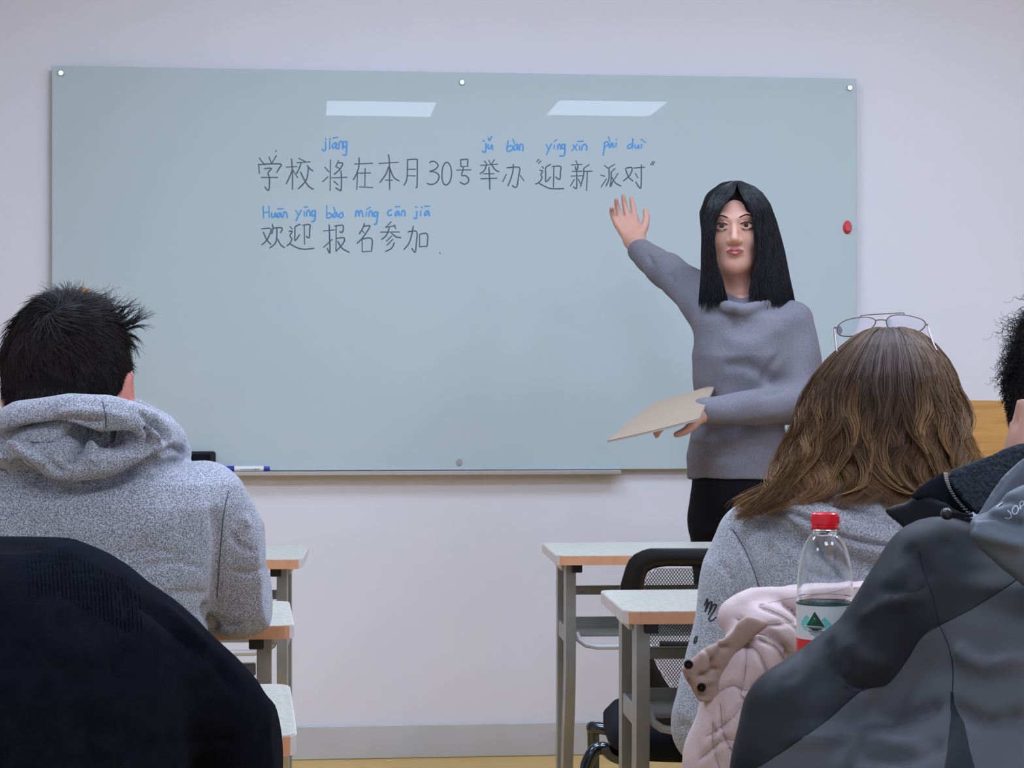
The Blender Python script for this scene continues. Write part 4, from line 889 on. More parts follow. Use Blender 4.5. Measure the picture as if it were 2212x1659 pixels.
def short_hair(n, hc, HR, whorl, length, lift, nape=-.085, seed=1, steps=7, base=(.017, .0125, .012), spread=.22, swirl=.35, rad=.00045, curl=0.0, front=.045):
    rg = np.random.default_rng(seed); C = np.array([0, -.012, .020]); R3 = np.array([.083, .103, .1095])
    d = sphere_dirs(n*3, rg); p = C+d*R3
    ok = (p[:, 2] > nape+.012*rg.normal(size=len(p))) & ~((p[:, 1] > front) & (p[:, 2] < .055)) & ~((np.abs(p[:, 0]) > .055) & (p[:, 2] < -.03) & (p[:, 1] > front-.065))
    p = p[ok][:n]; n = len(p); w0 = np.array(whorl); steps_n = steps
    ln, lf = length(p, rg), lift(p, rg); path = [p]; q = p.copy()
    key = np.round(p/.016).astype(int); hsh = (key[:, 0]*73+key[:, 1]*179+key[:, 2]*283) % 997; nz = (np.random.default_rng(5).normal(size=(997, 3))[hsh]*.85+rg.normal(size=(n, 3))*.5)*spread*1.5; ph = rg.uniform(0, 6.28, n)
    for j in range(steps_n-1):
        N = (q-C)/R3**2; N /= np.linalg.norm(N, axis=1)[:, None]
        T = q-w0; T -= N*(T*N).sum(1)[:, None]; T += .02*np.cross(N, T)/.02*swirl; T /= np.maximum(np.linalg.norm(T, axis=1), 1e-6)[:, None]
        g = np.array([0, 0, -1.0])*.35*(j/steps_n)
        f = lf*(1-.55*j/steps_n)
        v = T+nz*(1+.12*j)+N*f[:, None]+g
        if curl: v += curl*np.stack([np.cos(ph+j*1.7), np.sin(ph+j*1.7), np.cos(ph*2+j*1.3)], 1)
        v /= np.linalg.norm(v, axis=1)[:, None]; q = q+v*(ln/(steps_n-1))[:, None]
        # keep off the scalp
        e = np.sqrt((((q-C)/R3)**2).sum(1)); low = e < 1.015; q[low] = C+(q[low]-C)/e[low][:, None]*1.015
        path.append(q.copy())
    Pth = np.stack(path, 1)@HR.T+hc; r_ = np.linspace(1, .25, steps_n)[None]*rad*np.ones((n, 1)); c = np.ones((n, steps_n, 3))*np.array(base)*rg.uniform(.35, 2.0, (n, 1, 1))*np.linspace(.8, 1.5, steps_n)[None, :, None]
    return Pth, r_, c
wh = (.004, -.085, .095)
def lenA(p, rg):
    l = np.interp(p[:, 2], [-.09, -.04, .02, .07, .12], [.008, .011, .018, .030, .038]); return l*rg.uniform(.6, 1.25, len(p))*np.where((p[:, 0] > .02) & (p[:, 2] > .06), 1.25, 1)
def liftA(p, rg): return np.interp(p[:, 2], [-.05, .05, .12], [.03, .07, .14])*rg.uniform(0, 2, len(p))+np.where((p[:, 0] > .03) & (p[:, 2] > .07) & (p[:, 1] > -.02), .3, 0)
Pth, r_, c_ = short_hair(18000, hc, HR, wh, lenA, liftA, seed=11, rad=.00055, spread=.13)
strands('hair_strands', Pth, r_, c_, M['hair'], root, org)
# the stray tufts at the crown and at the right of the forehead
def tufts(specs, root, org, m, D, n=14, seed=5, base=(.012, .010, .011), rad=.0006):
    rg = np.random.default_rng(seed); A_ = []
    for (x0, y0, dd), (x1, y1), (x2, y2), sp in specs:
        for _ in range(n):
            j = rg.normal(size=6)*sp; a = P(x0+j[0]*.9, y0+j[1]*.5, D+dd+rg.normal()*.006); b = P(x1+j[2], y1+j[3], D+dd+rg.normal()*.008); e = P(x2+j[4]*1.8, y2+j[5]*1.8, D+dd+rg.normal()*.014)
            t = np.linspace(0, 1, 9)[:, None]; A_.append(a*(1-t)**2+2*b*t*(1-t)+e*t*t)
    A_ = np.array(A_); n_ = len(A_); r = np.linspace(1, .2, 9)[None]*rad*np.ones((n_, 1)); c = np.ones((n_, 9, 3))*np.array(base)*rg.uniform(.5, 1.8, (n_, 1, 1)); strands('hair_strands', A_, r, c, m, root, org)
tufts([((262, 690, 0), (285, 672), (300, 662), 5), ((268, 700, 0), (292, 690), (310, 672), 5), ((270, 705, 0), (300, 692), (330, 676), 4), ((275, 712, 0), (300, 700), (322, 708), 4), ((280, 725, 0), (296, 722), (302, 745), 4), ((255, 680, 0), (275, 658), (292, 652), 4), ((240, 672, 0), (262, 660), (280, 656), 5), ((285, 700, -.01), (297, 690), (306, 664), 5),
       ((150, 645, .02), (142, 630), (132, 612), 4), ((160, 645, .02), (146, 636), (120, 630), 5), ((148, 650, 0), (140, 640), (145, 618), 4), ((172, 640, .02), (188, 632), (192, 628), 3), ((95, 665, .01), (80, 655), (62, 662), 5), ((215, 655, .02), (232, 650), (244, 652), 5), ((275, 740, 0), (292, 745), (298, 765), 4), ((120, 650, .02), (110, 640), (98, 640), 5)], root, org, M['hair'], D)

# ------------------------------------------------------------------ woman with long wavy hair
D = 2.85
root, org = person('person.002', 'woman with long wavy brown hair in a grey hoodie, seen from behind', 1850, HY, D)
pt = lambda x, y, dd=0.0: P(x, y, D+dd)
hc = pt(1915, 893, .02); HR = rot(-.05, -.12)
F = Field(pt(1380, 660, -.2)-[0, 0, .64], pt(2340, 660, .70), .0056)
head(F, hc, HR, .96, neck=(pt(1890, 1010, -.02), pt(1880, 1090, -.01), .055))
F.stack([(1090, 1800, 1960, D, .06), (1150, 1640, 2090, D, .08), (1300, 1650, 2080, D, .09), (1560, 1660, 2070, D, .09)])
for q in (lambda x: x, lambda x: 3720-x): F.tube([pt(q(1630), 1185), pt(q(1575), 1400, .0), pt(q(1540), 1565, .02), pt(q(1580), 1472, .22), pt(q(1638), 1382, .355)], [.04, .036, .032, .028, .024], .02)
hand(F, pt(1640, 1370, .38), (.7, .7, .05), 1, (0, 0, -1), .9); hand(F, pt(2080, 1370, .38), (-.7, .7, .05), -1, (0, 0, -1), .9)
add('body', F.mesh(), M['skin'], root, org)
F = Field(pt(1425, 1050, -.30)-[0, 0, .46], pt(2290, 1050, .46)+[0, 0, .04], .0042)
F.stack([(1092, 1700, 2000, D, .08), (1115, 1640, 2075, D-.005, .10), (1150, 1606, 2120, D-.01, .115), (1200, 1592, 2130, D-.01, .13), (1300, 1596, 2120, D-.012, .14), (1400, 1600, 2110, D-.012, .14), (1640, 1600, 2110, D, .15), (1720, 1600, 2110, D, .15)], .02, 2.5)
for q in (lambda x: x, lambda x: 3720-x):
    F.tube([pt(q(1632), 1172, .0), pt(q(1605), 1235, .0), pt(q(1583), 1340, .0), pt(q(1562), 1440, -.0), pt(q(1540), 1540, -.0), pt(q(1536), 1575, .02)], [.058, .057, .054, .053, .054, .052], .025)
    F.tube([pt(q(1536), 1575, .02), pt(q(1580), 1470, .22), pt(q(1640), 1380, .36)], [.052, .042, .034], .02)
F.tube([pt(1690, 1085, -.06), pt(1735, 1110, -.10), pt(1800, 1135, -.125), pt(1880, 1160, -.13), pt(1950, 1185, -.12), pt(2030, 1160, -.08)], [.026, .030, .034, .036, .034, .03], .008)      # hood lying on her back
F.tube([pt(1720, 1078, -.06), pt(1800, 1082, -.11), pt(1880, 1110, -.125), pt(1960, 1150, -.11), pt(2040, 1140, -.07)], [.022, .026, .028, .026, .024], .008)
V, Fc = F.mesh(); V = wrinkle(V, Fc, .0018, 34, 14)
fs = [(-.011, 6, [(1650, 1098), (1690, 1120), (1745, 1170), (1790, 1215), (1840, 1258)]), (-.010, 6, [(1650, 1096), (1720, 1112), (1790, 1150), (1860, 1172), (1985, 1190)]), (-.008, 5, [(1790, 1075), (1850, 1098), (1920, 1130), (1980, 1160)]),
      (-.006, 5, [(1760, 1070), (1830, 1100), (1900, 1140)]), (-.005, 7, [(1581, 1145), (1610, 1190), (1630, 1240), (1643, 1290)]), (.004, 12, [(1660, 1160), (1720, 1220), (1760, 1290)]), (-.004, 8, [(1700, 1200), (1740, 1240), (1830, 1250)]),
      (-.003, 10, [(1555, 1215), (1580, 1250), (1590, 1300)]), (-.003, 10, [(1520, 1310), (1550, 1330), (1575, 1370)]), (-.006, 8, [(1480, 1440), (1500, 1470), (1530, 1480)]), (-.004, 9, [(1470, 1560), (1500, 1580), (1540, 1570)])]
V = folds(V, Fc, fs); add('hoodie', (V, Fc), M['heather2'], root, org)
bv = bvh_of(V, Fc)
LS = lambda pts: [(1120+x/3.136, 1130+y/3.136) for x, y in pts]
def on_cloth(name, lines, wd, m, root, org, bv, lift=.0009):
    V2, F2 = [], []
    for pts in lines:
        v, f = stroke_on(bv, pts, wd, lift); F2 += [tuple(i+len(V2) for i in q_) for q_ in f]; V2 += [list(p) for p in v]
    if F2: return obj(name, np.array(V2)-org, F2, m, root)
on_cloth('sleeve_print', [LS([(1258,560),(1275,520),(1280,515),(1278,545),(1262,600)]), LS([(1262,600),(1290,545),(1305,533),(1308,545),(1285,620)]), LS([(1285,620),(1310,565),(1330,550),(1338,560),(1318,600),(1290,645),(1298,662),(1318,655),(1338,635)]), LS([(1190,800),(1196,775),(1208,770),(1205,795),(1192,815),(1188,800)])], 3.2, M['print_dark'], root, org, bv)
on_cloth('shoulder_seam', [[(1581, 1142), (1605, 1180), (1625, 1225), (1638, 1265), (1645, 1300)]], 2.0, M['seam_grey'], root, org, bv)
seated_legs(root, org, pt(1860, 900)[0], D-.01, M['jeans'], knee=.34)
# long hair
LEFT = [(700, 1915), (712, 1872), (725, 1850), (745, 1826), (775, 1795), (810, 1768), (850, 1748), (900, 1728), (950, 1712), (1000, 1690), (1040, 1668), (1075, 1640), (1110, 1612)]
RIGHT = [(700, 1925), (712, 1975), (725, 1995), (745, 2015), (775, 2038), (810, 2055), (850, 2068), (900, 2086), (950, 2100), (1000, 2108), (1040, 2100), (1075, 2080), (1110, 2040)]
ly_, lx_ = zip(*LEFT); ry_, rx_ = zip(*RIGHT)
def env(py): return np.interp(py, ly_, lx_), np.interp(py, ry_, rx_)
rows = []
for y in (722, 745, 775, 810, 850, 900, 950, 1000, 1040, 1065):
    a, b = env(y); k = 16 if y < 760 else 26; rows.append((y, a+k+(0 if y < 1000 else 26), b-k, D-.01+(0 if y < 1000 else -.02), float(np.interp(y, [722, 745, 775, 810, 850, 950, 1065], [.030, .060, .085, .102, .108, .104, .080]))))
F = Field(pt(1580, 690, -.2)-[0, 0, .30], pt(2140, 690, .16)+[0, 0, .01], .0055); F.stack(rows, .015)
F.ell(hc+HR@np.array([0, .13, -.06]), (.075, .09, .10), .01, 's', HR)
V, Fc = F.mesh(); V = wrinkle(V, Fc, .003, 55, 21, (1, 1, .25)); add('hair', (V, Fc), M['hair_brown_under'], root, org)
def long_hair(n=13000, m_=30, seed=8):
    rg = np.random.default_rng(seed); Pth = np.zeros((n, m_, 3)); u0 = rg.uniform(-1, 1, n); u0 = np.sin(u0*1.45)/math.sin(1.45)
    lock = np.round(u0*13+rg.normal(size=n)*.35); rl = np.random.default_rng(99); tab = rl.uniform(0, 1, (60, 6)); T_ = tab[(lock+30).astype(int) % 60]
    ph, amp, frq, endy, tint, dl = T_.T
    yend = 1052+18*endy+np.interp(u0, [-1, -.8, -.55, 0, .6, 1], [50, 30, 6, 14, 18, -20])+rg.normal(size=n)*12
    y0 = 706+np.abs(rg.normal(size=n))*10+30*rg.uniform(0, 1, n)**2; y0 = np.where(rg.uniform(0, 1, n) < .35, rg.uniform(715, 960, n), y0); loose = rg.uniform(0, 1, n)**6
    lay = rg.uniform(-.006, .006, n); ph2 = rg.uniform(0, 6.28, n); shift = rg.normal(size=n)*.022
    for j in range(m_):
        t = j/(m_-1); py = y0+(yend-y0)*t; a, b = env(py); mid = 1921-6*(py-700)/400; g = np.clip((py-800)/280, 0, 1)
        u = u0+shift*g+g*(.06+.11*amp)*np.sin(py*(.030+.022*frq)+ph*6.28)+g*.018*np.sin(py*.075+ph2*.3+ph*6.28)+loose*.05*np.sin(py*.02+ph2)
        e = 1.0+loose*.06; ucl = np.clip(u, -1, 1)
        hl, hr = mid-a, b-mid; x = np.where(u < 0, mid+u*hl*e, mid+u*hr*e)
        dep = np.interp(py, [700, 722, 745, 775, 810, 850, 950, 1065, 1110], [.012, .045, .080, .104, .122, .130, .128, .118, .12])
        back = -dep*np.sqrt(np.clip(1-(np.abs(ucl)*.985)**2.2, 0, 1))+lay+g*.006*np.sin(py*.05+ph*6.28+1.5)+.004*(dl-.5)*2-.0-np.clip((py-1000)/80, 0, 1)*.02
        x = x+rg.normal(size=n)*.25
        d = D-.01+back; Pth[:, j, 0] = (x-CX)*d/FPX; Pth[:, j, 1] = d; Pth[:, j, 2] = CH-(py-HY)*d/FPX
    rad = np.linspace(1, .45, m_)[None]*np.full((n, 1), .00052)*rg.uniform(.7, 1.25, (n, 1)); rad[:, -2:] *= .5
    root_c = np.array([.088, .060, .050]); tip_c = np.array([.42, .235, .105]); t = np.linspace(0, 1, m_)[None, :, None]
    py = y0[:, None]+(yend-y0)[:, None]*np.linspace(0, 1, m_)[None]; k = np.clip((py-820)/330, 0, 1)**1.3; side = np.clip(np.abs(u0)[:, None]*1.1-.35, 0, .6); mixf = np.clip(k*(.30+.8*tint[:, None])+side*.45, 0, 1)[..., None]
    c = (root_c*(1-mixf)+tip_c*mixf)*rg.uniform(.35, 1.65, (n, 1, 1)); return Pth, rad, c
strands('hair_strands', *long_hair(), M['hair'], root, org)
def locks(n=75, m_=18, seed=12):
    """single curling locks on the surface of the hair"""
    rg = np.random.default_rng(seed); A_, C_ = [], []
    G = [[(1905, 905), (1885, 950), (1892, 1000), (1925, 1045), (1975, 1068), (1990, 1045)], [(1925, 900), (1905, 960), (1915, 1010), (1950, 1050)], [(1880, 880), (1872, 930), (1885, 975), (1880, 1020)], [(1960, 880), (1975, 930), (2010, 975), (2030, 1030), (2045, 1060)],
         [(1790, 880), (1770, 930), (1762, 980), (1735, 1020), (1715, 1045)], [(1820, 900), (1835, 960), (1810, 1010), (1790, 1050)], [(1750, 880), (1732, 930), (1742, 980), (1712, 1030)], [(1840, 960), (1870, 1010), (1860, 1050), (1820, 1068)], [(2050, 900), (2070, 950), (2062, 1000), (2085, 1045)], [(2020, 850), (2045, 900), (2040, 950), (2065, 1000)],
         [(1725, 960), (1705, 1000), (1690, 1035), (1660, 1062)], [(1955, 960), (1935, 1000), (1950, 1040), (1995, 1072)], [(1850, 820), (1838, 880), (1850, 930), (1832, 985)], [(1990, 820), (2000, 880), (1985, 930), (2005, 980)], [(1775, 840), (1760, 880), (1768, 920), (1745, 960)]]
    for gi, g_ in enumerate(G):
        c = spline(g_, 4); c = np.stack([np.interp(np.linspace(0, len(c)-1, m_), np.arange(len(c)), c[:, i]) for i in (0, 1)], 1); tint = rg.uniform(.5, 1.2)
        for _ in range(n):
            a, b = rg.normal()*7, rg.normal()*.004; tw = rg.uniform(0, 6.28); p = []
            for j, (x, y) in enumerate(c):
                t = j/(m_-1); e0, e1 = env(y); mid = 1921; xx = x+a*(.4+1.0*math.sin(3.0*min(t+.1, 1)))*(1-.5*t)+1.5*math.sin(t*9+tw); u = min(.98, abs(xx-mid)/max(abs((e0 if xx < mid else e1)-mid), 1))
                dep = .135*math.sqrt(max(1-(u*.98)**2.2, 0))+.003; p.append(P(xx, y, D-.01-dep+b-.012*max(0, (y-1000)/80)))
            A_.append(p); C_.append(np.linspace(0, 1, m_)[:, None]*np.array([.52, .30, .135])*tint*rg.uniform(.5, 1.3)+(1-np.linspace(0, 1, m_)[:, None])*np.array([.11, .07, .05]))
    A_ = np.array(A_); r = np.sin(np.linspace(.4, 2.9, m_))[None]*.00062*np.ones((len(A_), 1)); return A_, r, np.array(C_)
strands('hair_strands', *locks(), M['hair'], root, org)
# ends that lie forward over her left shoulder
def shoulder_lock(n=700, m_=14, seed=31):
    rg = np.random.default_rng(seed); A_ = []
    for _ in range(n):
        k = rg.uniform(); a = P(1700+50*k+rg.normal()*6, 1010+rg.normal()*14, D-.10+rg.normal()*.006); b = P(1668+45*k+rg.normal()*6, 1062+rg.normal()*5, D-.115); e = P(1600+110*k**1.3+rg.normal()*8, 1120-46*k+rg.normal()*6, D-.085-.03*k+rg.normal()*.006)
        t = np.linspace(0, 1, m_)[:, None]; w_ = np.sin(t*9+rg.uniform(0, 6.28))*.0018*t; A_.append(a*(1-t)**2+2*b*t*(1-t)+e*t*t+w_*np.array([1, .5, 1]))
    A_ = np.array(A_); r = np.linspace(1, .3, m_)[None]*.0006*np.ones((n, 1)); c = np.ones((n, m_, 3))*np.array([.20, .115, .055])*rg.uniform(.4, 1.7, (n, 1, 1)); return A_, r, c
strands('hair_strands', *shoulder_lock(), M['hair'], root, org)
# glasses pushed up on her hair: a thing of its own
gd = D-.005; gc = P(1905, 700, gd); g = thing('glasses', 'thin metal-framed glasses pushed up on top of the brown-haired woman\'s head', 'glasses', W(gc), -TH)
Z3 = lambda pts: [(1560+x/3.393, 640+y/3.393) for x, y in pts]
def gp(pts, n=5, closed=False, dd=None):
    q_ = spline(Z3(pts), n, closed); return [P(x, y, gd+(.0 if dd is None else dd))-gc for x, y in q_]
lens1 = [(845, 265), (850, 215), (900, 178), (975, 158), (1060, 152), (1110, 165), (1125, 190), (1100, 230), (1040, 270), (960, 292), (880, 290)]
lens2 = [(1204, 190), (1210, 165), (1245, 142), (1320, 135), (1400, 148), (1465, 170), (1490, 200), (1475, 235), (1430, 265), (1360, 275), (1270, 262), (1220, 232)]
for ln in (lens1, lens2):
    loop = gp(ln, 4, True); MB().tube(loop, .00085, 8, True).build('rim', M['wire'], g, True)
    c_ = sum((np.array(p) for p in loop))/len(loop); V = [p for p in loop]+[tuple(c_+np.array([0, -.002, 0]))]; n = len(loop)
    V2 = V+[np.array(p)+np.array([0, .0012, 0]) for p in V]; Fc = [(i, (i+1) % n, n) for i in range(n)]+[(n+1+(i+1) % n, n+1+i, 2*n+1) for i in range(n)]+[((i+1) % n, i, n+1+i, n+1+(i+1) % n) for i in range(n)]
    obj('lens', V2, Fc, M['lens'], g)
MB().tube(gp([(1022, 150), (1026, 140), (1170, 130), (1318, 122), (1332, 134)]), .0007, 8).build('bridge', M['wire'], g, True)
MB().tube(gp([(1120, 178), (1165, 171), (1208, 178)]), .0009, 8).build('bridge', M['wire'], g, True)
for a in ([(845, 232), (828, 228), (820, 240)], [(1488, 212), (1500, 205), (1508, 215)]): MB().tube(gp(a), .0011, 8).build('hinge', M['wire'], g, True)
def temple(pts, ddv):
    q_ = Z3(pts); return [P(x, y, gd+v)-gc for (x, y), v in zip(q_, ddv)]
MB().tube(temple([(820, 240), (828, 300), (836, 385), (850, 440)], [0, -.012, -.03, -.045]), [.0012, .0017, .0014, .0012], 8).build('temple', M['wire'], g, True)
MB().tube(temple([(1508, 215), (1518, 262), (1548, 345), (1575, 400)], [0, -.012, -.03, -.045]), [.0012, .0017, .0014, .0012], 8).build('temple', M['wire'], g, True)
# ------------------------------------------------------------------ the woman's chair and the quilted coat on it
cx0 = P(1640, 1300, 2.62)
wc = mesh_chair('black mesh-backed chair of the brown-haired woman, its back covered by the pink coat', 1668, 1310, 2.60, ang=0, width=.44)
D = 2.47; o = P(1700, 1500, D); c = W(o)
coat = thing('quilted_coat', 'pale pink quilted coat hung over the back of the brown-haired woman\'s chair', 'coat', (c[0], c[1], 0), -TH); org = np.array([o[0], o[1], 0])
pt = lambda x, y, dd=0.0: P(x, y, D+dd)
F = Field(pt(1470, 1240, -.12)-[0, 0, .62], pt(2130, 1240, .26)+[0, 0, .01], .0042)
# body of the coat hanging down, its shoulder fold and the folded sleeve in front
F.stack([(1292, 1660, 2080, D+.06, .035), (1330, 1620, 2090, D+.045, .055), (1390, 1590, 2095, D+.04, .06), (1470, 1572, 2095, D+.035, .065), (1560, 1545, 2095, D+.03, .07), (1660, 1515, 2095, D+.03, .075), (1900, 1470, 2100, D+.03, .08), (2150, 1450, 2100, D+.03, .08)], .02, 3)
F.tube([pt(1585, 1335, -.01), pt(1640, 1308, .0), pt(1720, 1297, .02), pt(1850, 1275, .05), pt(1960, 1268, .06), pt(2080, 1290, .07)], [.022, .024, .023, .022, .022, .02], .015)
F.tube([pt(1655, 1378, -.03), pt(1610, 1440, -.045), pt(1585, 1530, -.05), pt(1555, 1640, -.05), pt(1540, 1800, -.04)], [.038, .042, .042, .043, .045], .012)
F.tube([pt(1600, 1345, .0), pt(1660, 1350, -.03), pt(1710, 1385, -.04), pt(1730, 1420, -.03)], [.02, .026, .024, .016], .012)
V, Fc = F.mesh(); V = wrinkle(V, Fc, .0016, 60, 6)
quilt = [[(1560, 1400), (1600, 1388), (1640, 1410), (1665, 1470)], [(1610, 1370), (1612, 1430), (1605, 1480), (1600, 1500)], [(1545, 1500), (1580, 1480), (1620, 1490), (1665, 1450)], [(1525, 1590), (1570, 1560), (1600, 1530), (1640, 1500)], [(1556, 1520), (1562, 1580), (1580, 1620), (1600, 1645)], [(1510, 1640), (1560, 1600), (1590, 1600)], [(1600, 1500), (1625, 1540), (1610, 1600)],
         [(1640, 1310), (1690, 1330), (1740, 1370)], [(1690, 1300), (1720, 1330), (1730, 1380)], [(1590, 1335), (1640, 1350), (1700, 1345)], [(1850, 1290), (1870, 1320)], [(1900, 1262), (1880, 1300)], [(1640, 1380), (1680, 1400), (1700, 1440)], [(1540, 1560), (1540, 1610), (1555, 1659)]]
fs = [(-.006, 4.5, q) for q in quilt]+[(-.012, 7, [(1593, 1362), (1650, 1362), (1700, 1400), (1705, 1430)]), (-.008, 6, [(1560, 1375), (1545, 1440), (1540, 1500)])]
V = folds(V, Fc, fs); add('quilted_shell', (V, Fc), M['pink'], coat, org); bvc = bvh_of(V, Fc)
on_cloth('stitching', quilt+[[(1640, 1306), (1720, 1290), (1800, 1279), (1860, 1268), (1920, 1262)]], 1.6, M['pink_lining'], coat, org, bvc, .0006)
# the collar flap with two snaps
FL = [(1458, 1424), (1500, 1392), (1566, 1348), (1580, 1326), (1600, 1314), (1640, 1330), (1620, 1352), (1590, 1380), (1570, 1420), (1556, 1462), (1548, 1500), (1530, 1510), (1511, 1516), (1498, 1496), (1482, 1462), (1468, 1444)]
def flap(pts, dd, th, g=26):
    P_ = np.array(pts, float); lo, hi = P_.min(0), P_.max(0); F = Field(pt(lo[0]-8, lo[1]-8, dd-.05)-[0, 0, (hi[1]-lo[1]+16)*D/FPX], pt(hi[0]+8, lo[1]-8, dd+.06), .0032)
    X = F.ax[0][:, None]; Z = F.ax[2][None, :]; px = CX+X*FPX/D; py = HY-(Z-CH)*FPX/D; best = np.full((len(F.ax[0]), len(F.ax[2])), 1e9); ins = np.zeros(best.shape, bool)
    for a, b in zip(P_, np.roll(P_, -1, 0)):
        ab = b-a; t = np.clip(((px-a[0])*ab[0]+(py-a[1])*ab[1])/(ab@ab), 0, 1); best = np.minimum(best, np.hypot(px-a[0]-t*ab[0], py-a[1]-t*ab[1]))
        cr = ((a[1] > py) != (b[1] > py)) & (px < (b[0]-a[0])*(py-a[1])/(b[1]-a[1]+1e-9)+a[0]); ins ^= cr
    sd = np.where(ins, -best, best)*D/FPX; yc = D+dd+.02*np.sin((px-1500)/60.)*.5-.012*np.clip((1440-py)/100, 0, 1)
    Y = F.ax[1][None, :, None]; dy = np.abs(Y-yc[:, None, :])-th; s2 = sd[:, None, :]+.004; F.F = (np.minimum(np.maximum(s2, dy), 0)+np.sqrt(np.maximum(s2, 0)**2+np.maximum(dy, 0)**2)-.004).astype(np.float32); return F.mesh()
V, Fc = flap(FL, -.075, .004); V = wrinkle(V, Fc, .0015, 90, 3)
V = folds(V, Fc, [(-.004, 4, [(1520, 1400), (1535, 1425), (1540, 1450)]), (.004, 6, [(1560, 1380), (1530, 1420), (1520, 1455)]), (-.004, 4, [(1545, 1385), (1560, 1400), (1575, 1395)]), (-.004, 4, [(1505, 1465), (1530, 1450), (1555, 1445)]), (.003, 5, [(1515, 1475), (1545, 1468)]), (-.0035, 3, [(1470, 1428), (1500, 1405), (1560, 1366)]), (-.0035, 3, [(1474, 1440), (1490, 1470), (1506, 1500), (1530, 1502)])])
add('collar_flap', (V, Fc), M['pink_lining'], coat, org); bvf = bvh_of(V, Fc)
for x, y in ((1487, 1435), (1515, 1485)):
    q_ = cast(bvf, x, y)
    if q_ is None: continue
    for r_, nm, mm, dy in ((.0055, 'snap', M['snap'], 0),): 
        o_ = MB().lathe([(0, -.0035), (.0018, -.0032), (.0025, -.0015), (.0042, -.003), (r_, -.0015), (r_, .001)], 20, axis='y').build(nm, mm, coat, True); o_.location = tuple(np.array(q_)-org)
# ------------------------------------------------------------------ water bottle on the near desk
D = 2.085; b0 = P(1782, 1110, D); DESKZ = d3[2]; sc_ = D/FPX; zf = lambda y: CH-(y-HY)*sc_-DESKZ
c = W((b0[0], D, 0)); bt = thing('water_bottle', 'clear plastic water bottle with a red cap and mountain label beside the black jacket sleeve', 'bottle', (c[0], c[1], DESKZ+.0006), -TH)
R_ = 60.5*sc_
prof = [(0, .004), (.012, .003), (R_*.72, .0), (R_*.9, .004), (R_, .014), (R_*.985, .03), (R_, .04), (R_, zf(1302)-.002), (R_*1.0, zf(1290)), (R_*.985, zf(1270)), (R_*.99, zf(1255)), (R_*.955, zf(1235)), (R_*.90, zf(1215)), (R_*.80, zf(1190)), (R_*.68, zf(1172)), (R_*.55, zf(1160)), (R_*.45, zf(1154)), (R_*.44, zf(1146))]
pz = spline([(a, b) for a, b in prof[5:]], 4); prof = prof[:5]+[tuple(p) for p in pz]
ins_ = [(max(a-.0007, 0), b) for a, b in prof][::-1]; ins_[-1] = (0, .0047)
MB().lathe(prof+[(R_*.44-.0007, zf(1146))]+ins_[1:], 48).build('bottle_body', M['clear'], bt, True)
MB().lathe([(.0, .0052)]+[(max(a-.0012, 0), b+.001) for a, b in prof[2:6]]+[(R_-.0012, zf(1300)), (0, zf(1300))], 40).build('water', M['clear'], bt, True)
MB().lathe([(R_*.40, zf(1158)), (R_*.43, zf(1156)), (R_*.43, zf(1148)), (R_*.54, zf(1146)), (R_*.54, zf(1143)), (R_*.4, zf(1142))], 40).build('neck_ring', M['clear'], bt, True)
cp = MB(); rc = R_*.50; n = 60; V = []; zs = [(rc*.96, zf(1144)), (rc, zf(1142)), (rc*.985, zf(1134.5)), (rc*.96, zf(1134)), (rc, zf(1133)), (rc, zf(1116)), (rc*.96, zf(1111)), (rc*.85, zf(1108.5)), (0, zf(1108.2))]
cp.lathe(zs, 48)
for i in range(48):
    a = 2*math.pi*i/48
    cp.box((-.0003, -.0003, zf(1131)), (.0003, .0003, zf(1117))); 
    for k in range(-8, 0): x, y, z = cp.v[k]; cp.v[k] = (x+math.cos(a)*rc, y+math.sin(a)*rc, z)
cp.build('cap', M['red'], bt, autos=35)
rl = R_+.0004
lab = MB(); V = []; Fc = []; n = 48; zt_, zb_ = zf(1302), .045
lab.lathe([(rl, zb_), (rl, zt_), (rl-.0003, zt_), (rl-.0003, zb_), (rl, zb_)], n); lab.build('label', M['label'], bt, True)
def decal(name, polys, m, lift=.0002):
    """flat print wrapped on the bottle: polygons in photo pixels, seen face on"""
    V, Fc = [], []
    for pg in polys:
        pg = np.array(pg, float); k0 = len(V); den = []
        for a, b in zip(pg, np.roll(pg, -1, 0)):
            m_ = max(1, int(np.hypot(*(b-a))/5)); den += [a+(b-a)*i/m_ for i in range(m_)]
        for x, y in den:
            u = max(-.985, min(.985, (x-1782)/61.0)); an = math.asin(u); r_ = rl+lift; V.append((r_*math.sin(an), -r_*math.cos(an), zf(y)))
        Fc.append(tuple(range(k0, len(V))))
    mb = MB(); mb.v = V; mb.f = Fc; import bmesh
    me = raw_mesh(name, V, Fc, False); bm = bmesh.new(); bm.from_mesh(me); bmesh.ops.triangulate(bm, faces=bm.faces); bm.to_mesh(me); bm.free(); me.materials.append(m)
    return link(bpy.data.objects.new(name, me), bt)
Zb = lambda pts: [(1680+x/5.027, 1080+y/5.027) for x, y in pts]
def bandpoly(x0, x1, y0, y1, n=14): return [(x, y0) for x in np.linspace(x0, x1, n)]+[(x, y1) for x in np.linspace(x1, x0, n)]
for i in range(12):
    xa, xb = 1722.2+i*9.94, 1722.2+(i+1)*9.94; decal('label_stripe', [[(xa, 1301), (xb, 1301), (xb, 1304.5), (xa, 1304.5)]], M['label_dkgreen']) if False else None
lab2 = MB().lathe([(rl+.0002, zf(1305)), (rl+.0002, zf(1301)), (rl, zf(1301))], 48).build('label_stripe', M['label_teal'], bt, True)
lab3 = MB().lathe([(rl+.0002, zb_), (rl+.0002, zf(1378)), (rl, zf(1378))], 48).build('label_base', M['label_red'], bt, True)
